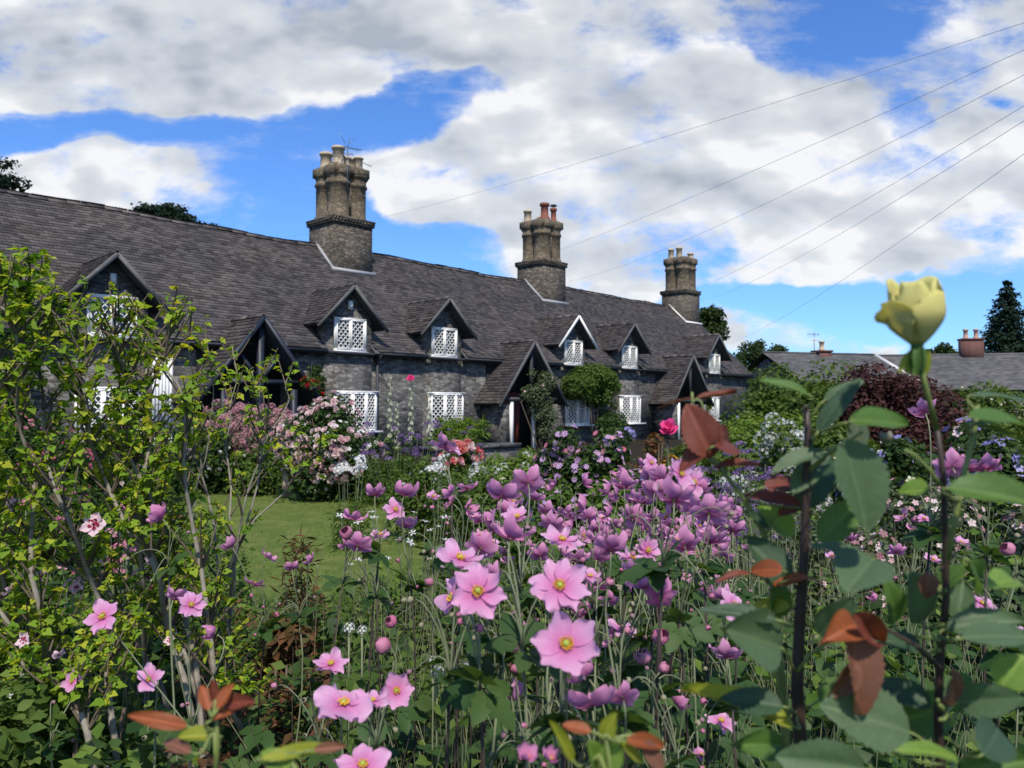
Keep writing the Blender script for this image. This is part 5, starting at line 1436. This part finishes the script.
hibB, LB0 = hib('flowering_shrub', 'slender leafy shrub with pale bare twigs between the tall shrub and the lawn', [
    (2.3, [(235, 720), (228, 600), (205, 480), (196, 400), (188, 340)]),
    (2.3, [(240, 740), (215, 610), (250, 500), (268, 440), (252, 372), (270, 350)][:5]),
    (2.4, [(225, 740), (240, 560), (225, 450), (235, 400), (232, 345)]),
    (2.3, [(215, 740), (205, 620), (250, 520), (300, 470), (318, 455)][:5]),
    (2.2, [(210, 740), (190, 620), (192, 500), (215, 420), (210, 360)]),
    (2.4, [(240, 720), (232, 560), (262, 470), (285, 400), (288, 375)]),
], 2.3, 110, (4, 8), YLGREEN, .028, [], .0065, (.06, .16))
# a lower, shadier shrub in front of it
bush('leafy_shrub', 'dark green leafy mass at the lower left corner under the tall shrub', 'shrub', 50, 590, 150, 1.75, GREEN, .034, 9000, [(STAR, WHITE, 12, .02, 12)], tpl=LEAF8, nl=30, lr=.3)
bush('leafy_shrub', 'dense yellow-green growth along the left edge', 'shrub', -5, 345, 52, 2.5, YLGREEN, .036, 3600, [(ROSE, ROSEPINK, 6, .035, 6)], tpl=HIBLEAF, nl=34, lr=.3)
# its mallow-like flowers: pale pink with a dark red eye
EYE = petalmat('petal_dark_red_eye', [(.30, .01, .05)])
HIBP = petalmat('petal_hibiscus', [(.78, .56, .58), (.80, .62, .64)], back=(.70, .45, .50))
hm = [flower_mesh(5, .5, HIBP, s) for s in (41, 42)]
em = MB(); 
for i in range(5): 
    V, Q = petal_grid(.22, .07, .5, seed=i); a = 2 * PI * i / 5; V[:, 2] += .02
    em.add(np.column_stack([V[:, 0] * math.cos(a) - V[:, 1] * math.sin(a), V[:, 0] * math.sin(a) + V[:, 1] * math.cos(a), V[:, 2]]), Q)
em.lathe((0, 0, 0), [(.025, 0), (.02, .15), (.0, .18)], 6)
em = em.mesh('flower_centre', EYE)
for x, y, s, ax, Y in ((94, 524, 27, 'F', 1.75), (78, 438, 17, 'S', 1.9), (43, 575, 14, 'F', 1.8), (77, 588, 14, 'F', 1.9), (118, 455, 12, 'S', 2.0), (60, 470, 13, 'L', 1.9), (40, 415, 12, 'S', 1.9), (128, 500, 15, 'R', 2.0), (110, 490, 14, 'S', 2.0), (15, 505, 15, 'F', 1.8), (80, 438, 14, 'U', 1.9), (190, 452, 9, 'F', 2.2), (24, 640, 17, 'F', 1.6), (40, 545, 14, 'R', 1.8), (150, 560, 13, 'S', 1.9), (10, 590, 15, 'L', 1.7), (170, 640, 13, 'F', 1.9), (105, 560, 13, 'L', 1.85), (60, 655, 14, 'S', 1.6), (30, 455, 12, 'F', 1.9)):
    P = at(x, y, Y); A_ = np.array(AXIS[ax]) + rng.normal(0, .2, 3); A_ /= np.linalg.norm(A_)
    o = child(hm[rng.integers(2)], 'flower', hibA, m44(frame_from(A_[None], rng.random(1) * 6)[0], P - LA0, s / F * Y * 1.05)); child(em, 'flower_centre', o, np.eye(4).tolist())

def phlox_at(label, heads, Y, mat):
    P = np.array([at(x, y, Y + .1 * math.sin(x)) for x, y, s in heads]); c = P.mean(0); L = np.array([c[0], c[1], 0]); root = empty('phlox', label, 'phlox', tuple(L))
    ms = MB(); lf = MB()
    for p in P:
        pt = bez(np.array([c[0] * .6 + p[0] * .4, c[1], -.02]), np.array([p[0], c[1], p[2] * .4]), p - (0, 0, .2), p - (0, 0, .01), 8); ms.tube(pt - L, .0022, 5)
        k = 18; q = pt[rng.integers(1, 7, k)] - L; lf.scatter(LEAF8, q, frame_from(rand_dirs(k) * .5 + (0, -.2, .7), rng.random(k) * 6), .045)
    ms.build('stem', M_stem, root); lf.build('foliage', GREEN, root)
    for p, h in zip(P, heads):
        me = MB().scatter(DOME, [(0, 0, 0)], np.eye(3)[None], 1.0, tint=np.array([0.])).mesh('flower_head', mat)
        child(me, 'flower_head', root, m44(frame_from(np.array([[rng.normal(0, .2), -.5, .8]]))[0], p - L, h[2] / F * Y))
phlox_at('deep pink phlox with round heads between the grey branches, above the face-on anemone', [(141, 577, 22), (139, 628, 24), (129, 499, 18), (118, 512, 15), (133, 547, 17)], 2.25, ROSEPINK)
phlox_at('deep pink phlox low among the leaves left of the grey branches', [(73, 587, 20), (26, 505, 17), (84, 500, 13), (20, 468, 15), (100, 540, 14)], 2.3, ROSEPINK)
phlox_at('small white phlox heads just under the deep pink phlox at the left', [(128, 610, 14), (48, 716, 22), (97, 612, 12), (20, 700, 14)], 2.2, WHITE)
phlox_at('loose white flowers beside the two round pink buds', [(437, 672, 14), (463, 669, 14), (433, 660, 9), (349, 628, 12), (362, 630, 10)], 1.7, WHITE)

# ================================================================== roses close to the camera
def near_leaf(L, W, fold=.16, droop=.18, na=24, nb=9, serr=.06, curl=0.0, seed=0):
    r = np.random.default_rng(seed); V = []
    for i in range(na):
        a = i / (na - 1)
        w = W * .5 * (math.sin(PI * a ** .82) ** .72 if 0 < a < 1 else 0) + .0008
        for j in range(nb):
            b = -1 + 2 * j / (nb - 1)
            edge = (1 + serr * (1 if i % 2 else -1)) if abs(b) > .99 else 1
            x = b * w * edge; y = a * L
            z = fold * abs(x) - droop * L * a * a + .015 * L * math.sin(a * 8 + abs(b) * 3 + seed) * abs(b) + curl * L * a * b * b - .035 * L * math.exp(-(b * 5) ** 2) * math.sin(PI * a)
            V.append((x, y, z))
    Q = [(i * nb + j, i * nb + j + 1, (i + 1) * nb + j + 1, (i + 1) * nb + j) for i in range(na - 1) for j in range(nb - 1)]
    return np.array(V), np.array(Q)
RG = {}
def roseleafmat(name, col, under, trans=.3):
    m, g, out = newmat(name)
    n = g.noise(obj_co(g), 70.0, 5, .6); n2 = g.noise(obj_co(g), 22.0, 3)
    c = g.mix(n, c4([x * .75 for x in col]), c4([x * 1.3 for x in col]))
    c = g.mix(g.smooth(n2, .62, .74), c, c4((col[0] * 1.6 + .02, col[1] * 1.05, col[2] * .7)))
    spot = g.smooth(g.noise(g.v('ADD', obj_co(g), (3, 1, 7)), 110.0, 3), .70, .76)
    c = g.mix(g.m('MULTIPLY', spot, .8), c, c4((.09, .05, .02)))
    s = g.node('ShaderNodeSeparateXYZ', [obj_co(g)]); ax = g.m('ABSOLUTE', s.outputs[0])
    w = g.m('ABSOLUTE', g.m('SUBTRACT', g.m('FRACT', g.m('MULTIPLY', g.m('SUBTRACT', g.m('ADD', s.outputs[1], g.m('MULTIPLY', n2, .012)), g.m('MULTIPLY', ax, .75)), 105.0)), .5))
    vn = g.m('MAXIMUM', g.m('MULTIPLY', g.smooth(w, .09, .0), .5), g.smooth(ax, .0012, .0003))
    c = g.mix(g.m('MULTIPLY', vn, .5), c, g.v('MULTIPLY', c, (1.7, 1.5, 1.5)))
    c = g.mix(g.node('ShaderNodeNewGeometry').outputs['Backfacing'], c, c4(under))
    b = g.node('ShaderNodeBsdfPrincipled'); g.put(b.inputs['Base Color'], c); b.inputs['Roughness'].default_value = .55; b.inputs['Specular IOR Level'].default_value = .32
    bn = g.node('ShaderNodeBump', {'Height': g.noise(obj_co(g), 260.0, 3)}); bn.inputs['Strength'].default_value = .4; bn.inputs['Distance'].default_value = .001
    g.l.new(bn.outputs[0], b.inputs['Normal'])
    tr = g.node('ShaderNodeBsdfTranslucent', [g.v('MULTIPLY', c, (1.6, 1.7, .6))])
    g.l.new(g.node('ShaderNodeMixShader', [trans, b.outputs[0], tr.outputs[0]]).outputs[0], out.inputs[0])
    return m
RL = {'bg': roseleafmat('rose_leaf_blue_green', (.080, .130, .060), (.13, .18, .06)),
      'gr': roseleafmat('rose_leaf_green', (.075, .145, .028), (.12, .19, .04)),
      'lg': roseleafmat('rose_leaf_light_green', (.16, .26, .045), (.20, .28, .06), .4),
      'dk': roseleafmat('rose_leaf_dark', (.042, .080, .038), (.07, .11, .045)),
      'yl': roseleafmat('rose_leaf_yellowing', (.26, .28, .03), (.24, .22, .04), .4),
      'rd': roseleafmat('rose_leaf_red', (.155, .040, .024), (.13, .045, .035)),
      'or': roseleafmat('rose_leaf_orange', (.30, .085, .03), (.24, .08, .03), .4),
      'br': roseleafmat('rose_leaf_dried_brown', (.17, .075, .045), (.20, .10, .07), .2),
      'cr': roseleafmat('rose_leaf_cream', (.52, .46, .26), (.5, .45, .26), .4)}
M_rstem = plain('rose_stem_dark', (.042, .026, .018), .5, .35, 50)
M_gstem = plain('rose_stem_green', (.16, .20, .05), .5, .3, 50)
def rose_leaf(root, L0, x, y, ln, wd, ang, key, Y, face=.75, tilt=0.0, stem_to=None, mbst=None, seed=0, name='leaf', label=None, curl=0.0, droop=.18):
    """x,y: middle of the leaf; ang: direction of its tip (0 right, 90 up); face: how squarely the blade is turned to the viewer"""
    r = np.random.default_rng(seed + 77)
    L = ln / F * Y; W = wd * .92 / F * Y
    ca, sa = math.cos(math.radians(ang)), math.sin(math.radians(ang))
    d = np.array([ca, r.normal(0, .42), sa]); d /= np.linalg.norm(d)
    side = np.array([-sa, 0, ca]) 
    n = np.array([r.normal(0, .22), -face, r.normal(0, .15)]) + side * (1 - face) * (1 if side[2] > 0 else -1) + np.array([0, 0, .25]) 
    n -= d * (n @ d); n /= np.linalg.norm(n)
    X = np.cross(d, n); R = np.stack([X, d, n], -1)
    base = at(x, y, Y) - d * L * .5
    V, Q = near_leaf(L, W, curl=curl + r.uniform(-.06, .12), droop=droop * r.uniform(.5, 2.2), fold=r.uniform(.1, .42), seed=seed)
    mb = MB(); mb.add(V, Q, 0, tint=r.random())
    o = mb.build(name, RL[key], root, smooth=True); o.matrix_local = Matrix(m44(R, base - L0)); 
    if label: o['label'] = label
    if stem_to is not None:
        s = at(*stem_to); p = bez(base, base - d * .012, (base + s) / 2 + (0, 0, -.004), s, 7); mbst.tube(p - L0, [.0008, .0009, .0009, .001, .001, .0011, .0013], 5, mat=1)
    return o
def thorns(mb, p, rad, n, L0):
    for i in range(n):
        t = rng.uniform(.05, .95) * (len(p) - 1); j = int(t); q = p[j] * (1 - t + j) + p[j + 1] * (t - j); a = rng.uniform(0, 6.28)
        dr = np.array([math.cos(a), math.sin(a) * .5, -.2]); dr /= np.linalg.norm(dr)
        mb.tube([q - L0 + dr * rad * .7, q - L0 + dr * (rad + .004) + (0, 0, -.001)], [.0012, .0001], 4)
# -- the yellow rose
Yr = .50
stemp = [(917, 352), (925, 385), (937, 430), (944, 480), (945, 540), (946, 600), (940, 660), (938, 720), (942, 790), (945, 900)]
sp = np.array([at(x, y, Yr + .004 * i) for i, (x, y) in enumerate(stemp)]); g0 = sp[-1] * [1, 1, 0] + (.02, .05, -.02)
sp = np.vstack([sp, (sp[-1] + g0) / 2 + (.01, .02, 0), g0])
L1 = np.array([g0[0], g0[1], 0]); rose1 = empty('rose', 'half-open yellow rose bud on a tall dark stem close to the camera', 'rose', tuple(L1))
ms = MB(); ms.tube(sp[:3] - L1, [.0017, .0018, .0019], 8, mat=1); ms.tube(sp[2:] - L1, np.linspace(.0018, .0038, len(sp) - 2), 8, mat=0); thorns(ms, sp[2:], .002, 26, L1)
m, g, out = newmat('petal_yellow_rose')
co = obj_co(g); n = g.noise(co, 55, 3); 
c = g.mix(n, c4((.72, .66, .20)), c4((.86, .81, .40)))
b = g.node('ShaderNodeBsdfPrincipled'); g.put(b.inputs['Base Color'], c); b.inputs['Roughness'].default_value = .75; b.inputs['Specular IOR Level'].default_value = .08
tr = g.node('ShaderNodeBsdfTranslucent', [c]); g.l.new(g.node('ShaderNodeMixShader', [.5, b.outputs[0], tr.outputs[0]]).outputs[0], out.inputs[0]); M_yrose = m
def rose_petal(h, r0, phi, wid, flare, lip, seed, rb=.35, tipside=0.0):
    r = np.random.default_rng(seed); V = []; na, nb = 12, 13
    for i in range(na):
        a = i / (na - 1)
        for j in range(nb):
            bb = -1 + 2 * j / (nb - 1)
            hh = h * a * (1 - .22 * abs(bb) ** 2.4 * a) + h * tipside * bb * a * a
            rad = r0 * (.20 + .80 * math.sin(min(1, a * 1.18) * PI / 2) ** .9) * (1 - .20 * max(0, a - .55) / .45)
            rad += flare * r0 * max(0, a - .55) ** 2 * 4 + lip * r0 * max(0, a - .8) ** 2 * 18
            rad *= 1 + .03 * math.sin(bb * 5 + seed) * a + .05 * math.sin(bb * 9 + seed * 2) * a ** 5
            w = wid * (.55 + .45 * math.sin(min(1, a * 1.5) * PI / 2)) * (1 if a < .8 else 1 - .35 * ((a - .8) / .2) ** 2)
            ph = phi + bb * w
            V.append((rad * math.cos(ph), rad * math.sin(ph), hh))
    Q = [(i * nb + j, i * nb + j + 1, (i + 1) * nb + j + 1, (i + 1) * nb + j) for i in range(na - 1) for j in range(nb - 1)]
    return np.array(V), np.array(Q)
H = 72 / F * Yr
PET = [  # height, radius, bearing, half width, flare, lip, seed
    (.56, .0185, 192, .80, .50, .22, 1), (.72, .0195, -62, 1.15, .02, .0, 2), (1.0, .0190, 38, 1.1, .10, .05, 3), (.97, .0185, 128, 1.1, .10, .05, 5),
    (.86, .0170, -118, 1.0, .02, .0, 6), (.93, .0160, 80, 1.2, .0, .0, 7), (.90, .0140, -30, 1.1, 0, .0, 8), (.90, .0115, 170, 1.3, 0, .0, 9), (.86, .0085, 60, 1.5, 0, 0, 10)]
bl = None; rb0 = at(917, 345, Yr)
Rb = frame_from(np.array([[-.03, .03, 1.0]]))[0]
bl = MB()
V, Q = rose_petal(H * .78, .0125, 0, 3.1, 0, 0, 3); bl.add(V, Q)
bloom = bl.build('bloom', M_yrose, rose1, smooth=True); bloom.matrix_local = Matrix(m44(np.eye(3), rb0 - L1))
for (h, r, ph, w, fl_, lip, sd) in PET:
    V, Q = rose_petal(H * h, r * .98, math.radians(ph), w, fl_, lip, sd, tipside=.18 if sd == 1 else 0)
    o = MB().add(V, Q).build('petal', M_yrose, bloom, smooth=True)
    sm = o.modifiers.new('thickness', 'SOLIDIFY'); sm.thickness = .0004
mb = MB(); mb.lathe((0, 0, -.006), [(.0018, 0), (.003, .0015), (.0038, .004), (.004, .007), (.003, .009)], 10)
for k in range(5):
    a = 2 * PI * k / 5 + .4; V, Q = near_leaf(.017, .0035, fold=.3, droop=.5, na=8, nb=5, serr=0, seed=k)
    dn = np.array([math.cos(a) * .45, math.sin(a) * .45, -.85]); R = frame_from(np.array([[math.cos(a) * .9, math.sin(a) * .9, .4]]))[0]
    d = dn / np.linalg.norm(dn); nrm = np.array([math.cos(a), math.sin(a), .5]); nrm -= d * (nrm @ d); nrm /= np.linalg.norm(nrm)
    mb.add(V @ np.stack([np.cross(d, nrm), d, nrm], -1).T + np.array([math.cos(a) * .0025, math.sin(a) * .0025, -.001]), Q)
o = mb.build('sepal', RL['gr'], rose1, smooth=True); o.matrix_local = Matrix(m44(np.eye(3), rb0 - L1))
for (x, y, ln, wd, an) in ((911, 364, 34, 9, -108), (927, 362, 28, 13, -72), (906, 360, 26, 7, -130)):
    rose_leaf(rose1, L1, x, y, ln, wd, an, 'cr' if x > 930 else 'yl', Yr + .004, .7, seed=x, name='drooping_petal')
# side shoot of the same stem (light green), and leaves
q = np.array([at(x, y, Yr - .01) for x, y in ((948, 560), (955, 520), (965, 470), (975, 430), (978, 405))]); ms.tube(q - L1, [.002, .002, .0018, .0016, .0012], 7, mat=1)
q = np.array([at(x, y, Yr + .01) for x, y in ((944, 490), (930, 470), (915, 455), (905, 450))]); ms.tube(q - L1, [.0012, .001, .001, .0009], 6, mat=1)
for i, a in enumerate([
    (1003, 416, 74, 34, 2, 'gr', .47, .55, (972, 425, .49)), (1000, 492, 92, 40, -3, 'gr', .46, .6, (960, 500, .49)), (1000, 393, 66, 16, 4, 'bg', .5, .35, (976, 410, .49)),
    (996, 424, 66, 14, 2, 'bg', .48, .3, (972, 432, .49)), (885, 418, 68, 30, 4, 'gr', .5, .55, (850, 432, .52)), (914, 490, 27, 24, 180, 'lg', .55, .8, (940, 497, .5)),
    (922, 600, 62, 42, 110, 'bg', .52, .85, (944, 625, .5)), (897, 606, 50, 34, 100, 'gr', .54, .6, (940, 640, .5)), (985, 578, 70, 26, -38, 'gr', .47, .7, (948, 550, .5)), (1004, 580, 46, 28, 170, 'lg', .5, .5, (1028, 590, .5)),
    (1002, 632, 92, 30, 4, 'bg', .48, .6, (950, 640, .5)), (985, 620, 70, 30, 20, 'bg', .5, .5, (948, 640, .5)), (1012, 672, 38, 34, 60, 'lg', .5, .8, (1000, 700, .5)), (1000, 735, 86, 44, 12, 'dk', .46, .8, (952, 742, .5)),
    (935, 748, 76, 16, 2, 'lg', .46, .4, (943, 765, .5)), (990, 700, 60, 34, 30, 'bg', .5, .7, (943, 720, .5)), (905, 690, 50, 30, 150, 'dk', .54, .7, (938, 700, .5)), (962, 690, 44, 26, 60, 'gr', .53, .6, (940, 705, .5)),
    (870, 717, 88, 66, 158, 'bg', .50, .9, (930, 742, .5)), (925, 715, 60, 46, 190, 'gr', .55, .8, (940, 720, .5)), (1000, 765, 76, 36, 10, 'gr', .47, .8, (952, 760, .5)), (952, 575, 30, 18, 60, 'gr', .53, .6, (946, 590, .5)),
    (961, 600, 40, 26, 75, 'bg', .53, .8, (946, 630, .5)), (908, 640, 46, 24, 150, 'dk', .52, .6, (940, 650, .5))]):
    x, y, ln, wd, an, key, Y, fc, st = a
    rose_leaf(rose1, L1, x, y, ln, wd, an, key, Y, fc, stem_to=st, mbst=ms, seed=i)
for (x, y, ln, wd, an, key) in ((862, 668, 86, 42, -86, 'br'), (846, 628, 42, 34, 175, 'or'), (872, 630, 60, 26, -40, 'rd'), (955, 688, 38, 20, -80, 'br'), (928, 585, 24, 18, -100, 'br'), (848, 682, 40, 24, -120, 'br')):
    rose_leaf(rose1, L1, x, y, ln, wd, an, key, .50, .8, seed=int(x), label='dried brown leaf' if key == 'br' else 'red young leaf', curl=.25, droop=.3)
q = np.array([at(x, y, .51) for x, y in ((866, 625), (885, 628), (915, 645), (940, 668))]); ms.tube(q - L1, [.001, .0012, .0015, .0018], 6, mat=0)
ms.build('stem', [M_rstem, M_gstem], rose1, smooth=True)
# -- thick dark stem
Yt = .58
stemp = [(806, 405), (808, 440), (806, 500), (804, 560), (800, 620), (797, 680), (800, 740), (798, 830)]
sp = np.array([at(x, y, Yt) for x, y in stemp]); g0 = sp[-1] * [1, 1, 0] + (.0, .06, -.02); sp = np.vstack([sp, (sp[-1] + g0) / 2, g0])
L2 = np.array([g0[0], g0[1], 0]); rose2 = empty('rose', 'bloomless rose with a thick dark thorny stem and broad green leaves', 'rose', tuple(L2))
ms = MB(); ms.tube(sp - L2, np.linspace(.0024, .0066, len(sp)), 10, mat=0); thorns(ms, sp, .005, 22, L2)
for k, i in enumerate([
    (787, 383, 46, 15, 152, 'gr', .56, .5, (806, 408, .58)), (836, 403, 66, 20, 62, 'dk', .56, .55, (812, 440, .58)), (842, 388, 40, 14, 40, 'bg', .57, .5, (812, 415, .58)), (862, 484, 92, 66, -72, 'bg', .50, .95, (845, 440, .55)),
    (800, 457, 58, 24, 188, 'bg', .57, .45, (828, 448, .58)), (806, 474, 40, 26, 205, 'bg', .58, .7, (828, 452, .58)), (858, 436, 30, 20, -95, 'cr', .57, .8, (862, 416, .58)), (880, 418, 60, 24, 8, 'gr', .53, .6, (812, 432, .58)),
    (861, 571, 72, 60, 195, 'bg', .52, .92, (880, 575, .56)), (838, 548, 50, 20, 165, 'bg', .55, .5, (870, 560, .56)), (757, 638, 86, 62, 152, 'bg', .53, .85, (797, 672, .58)), (738, 612, 74, 20, 170, 'dk', .54, .4, (790, 620, .58)),
    (745, 700, 108, 26, 152, 'yl', .55, .45, (797, 715, .58)), (752, 700, 60, 30, 170, 'dk', .545, .6, (797, 712, .58)), (822, 764, 86, 50, 172, 'bg', .48, .9, (870, 762, .5)), (770, 560, 60, 40, 120, 'dk', .6, .7, (800, 590, .58)),
    (835, 620, 50, 34, 60, 'dk', .6, .8, (802, 640, .58)), (775, 520, 44, 34, 130, 'lg', .62, .7, (803, 540, .58)), (840, 520, 60, 34, 40, 'gr', .6, .8, (805, 545, .58)), (815, 480, 60, 40, 70, 'dk', .61, .8, (806, 520, .58)),
    (780, 600, 40, 26, 100, 'gr', .6, .7, (800, 625, .58)), (765, 745, 60, 30, 160, 'gr', .6, .7, (800, 750, .58)), (838, 690, 44, 30, 40, 'gr', .6, .7, (800, 705, .58))]):
    x, y, ln, wd, an, key, Y, fc, st = i
    rose_leaf(rose2, L2, x, y, ln, wd, an, key, Y, fc, stem_to=st, mbst=ms, seed=40 + k)
q = np.array([at(x, y, .57) for x, y in ((862, 432), (850, 440), (835, 447), (810, 470))]); ms.tube(q - L2, [.001, .0012, .0015, .002], 6, mat=1)
q = np.array([at(x, y, .575) for x, y in ((797, 672), (810, 655), (830, 640), (852, 635))]); ms.tube(q - L2, [.0016, .0013, .0012, .001], 6, mat=1)
ms.build('stem', [M_rstem, M_gstem], rose2, smooth=True)
p = at(886, 437, .56); 
o = child(BUDG, 'bud', rose2, m44(np.eye(3), p - L2, .009))
# -- red-leaved shoot
Yq = .62
stemp = [(705, 452), (722, 470), (745, 500), (765, 535), (772, 580), (778, 640), (785, 720), (786, 830)]
sp = np.array([at(x, y, Yq) for x, y in stemp]); g0 = sp[-1] * [1, 1, 0] + (0, .05, -.02); sp = np.vstack([sp, (sp[-1] + g0) / 2, g0])
L3 = np.array([g0[0], g0[1], 0]); rose3 = empty('rose', 'rose shoot with dark red leaves arching left of the thick stem', 'rose', tuple(L3))
ms = MB(); ms.tube(sp - L3, np.linspace(.0016, .0042, len(sp)), 8, mat=1)
q = np.array([at(x, y, Yq) for x, y in ((708, 455), (700, 430), (693, 412), (692, 392))]); ms.tube(q - L3, [.0016, .0014, .0013, .001], 6, mat=1)
for k, i in enumerate([
    (700, 430, 58, 40, 112, 'rd', .60, .9), (728, 441, 52, 34, 12, 'rd', .60, .8), (697, 450, 44, 26, 200, 'rd', .6, .6), (736, 462, 44, 13, 18, 'rd', .61, .4), (676, 398, 42, 9, 178, 'rd', .62, .35), (717, 394, 44, 9, 12, 'rd', .62, .35),
    (786, 482, 44, 20, 12, 'rd', .60, .6), (770, 497, 58, 24, 165, 'rd', .61, .5), (765, 568, 34, 20, 178, 'or', .58, .8), (735, 572, 34, 9, 172, 'rd', .6, .35), (808, 574, 52, 15, 8, 'or', .57, .4), (792, 508, 30, 14, 30, 'rd', .61, .5),
    (790, 580, 36, 14, 195, 'or', .58, .5), (757, 520, 28, 14, 140, 'dk', .61, .6), (772, 605, 16, 40, 90, 'yl', .6, .5)]):
    x, y, ln, wd, an, key, Y, fc = i
    bx_, by_ = x - math.cos(math.radians(an)) * ln * .5, y + math.sin(math.radians(an)) * ln * .5
    j = np.argmin([abs(sx - bx_) + abs(sy - by_) for sx, sy in stemp])
    rose_leaf(rose3, L3, x, y, ln, wd, an, key, Y, fc, stem_to=(stemp[j][0], stemp[j][1], Yq), mbst=ms, seed=80 + k)
ms.build('stem', [M_rstem, M_gstem], rose3, smooth=True)
# -- small shoots at the bottom edge
def shoot(label, base, tops, leaves, Y, stemmat=1):
    g0 = at(base[0], base[1], Y) * [1, 1, 0]; L = np.array([g0[0], g0[1] + .03, 0]); root = empty('rose_shoot', label, 'rose shoot', tuple(L), 'young rose shoots at the bottom edge'); ms = MB()
    b = at(base[0], base[1], Y)
    ms.tube(np.array([L + (0, 0, -.02), (L + b) / 2 + (0, 0, .05), b]) - L, [.004, .0032, .0026], 7, mat=1)
    for t in tops: ms.tube(np.array([b, at((base[0] + t[0]) / 2 + 2, (base[1] + t[1]) / 2, Y), at(t[0], t[1], Y)]) - L, [.0024, .0016, .001], 6, mat=1)
    for k, i in enumerate(leaves):
        x, y, ln, wd, an, key = i[:6]
        bx_, by_ = x - math.cos(math.radians(an)) * ln * .5, y + math.sin(math.radians(an)) * ln * .5
        t = min(tops + [base], key=lambda q: abs(q[0] - bx_) + abs(q[1] - by_))
        rose_leaf(root, L, x, y, ln, wd, an, key, Y + (i[6] if len(i) > 6 else 0), .65, stem_to=(t[0], t[1], Y), mbst=ms, seed=int(x + y), droop=.1)
    ms.build('stem', [M_rstem, M_gstem], root, smooth=True)
shoot('young shoot with a fan of red leaf tips above olive leaves, bottom left', (215, 790), [(216, 700), (214, 730)], [(205, 697, 26, 12, 120, 'or'), (226, 696, 26, 14, 60, 'or'), (240, 702, 34, 14, 12, 'rd'), (213, 690, 20, 9, 95, 'rd'), (196, 735, 34, 16, 172, 'yl'), (158, 720, 56, 15, 158, 'or'), (228, 712, 30, 9, 20, 'or'), (176, 745, 40, 12, 168, 'br')], .50)
shoot('drooping olive leaves on a shoot at the bottom edge under the low anemone', (300, 800), [(292, 752)], [(300, 750, 72, 13, 4, 'yl'), (275, 760, 40, 22, 160, 'lg'), (330, 748, 30, 9, 2, 'br')], .46)
shoot('young shoot with orange and green leaves at the bottom centre', (610, 800), [(606, 735), (600, 755)], [(577, 727, 28, 12, 165, 'or'), (648, 742, 50, 15, -14, 'or'), (634, 752, 34, 14, -35, 'yl'), (564, 742, 56, 12, 112, 'yl'), (594, 757, 44, 28, 100, 'lg'), (608, 728, 34, 17, 75, 'yl'), (655, 757, 40, 18, -50, 'br'), (612, 755, 36, 26, 60, 'lg'), (424, 757, 34, 11, -50, 'or', -.02)][:8], .45)
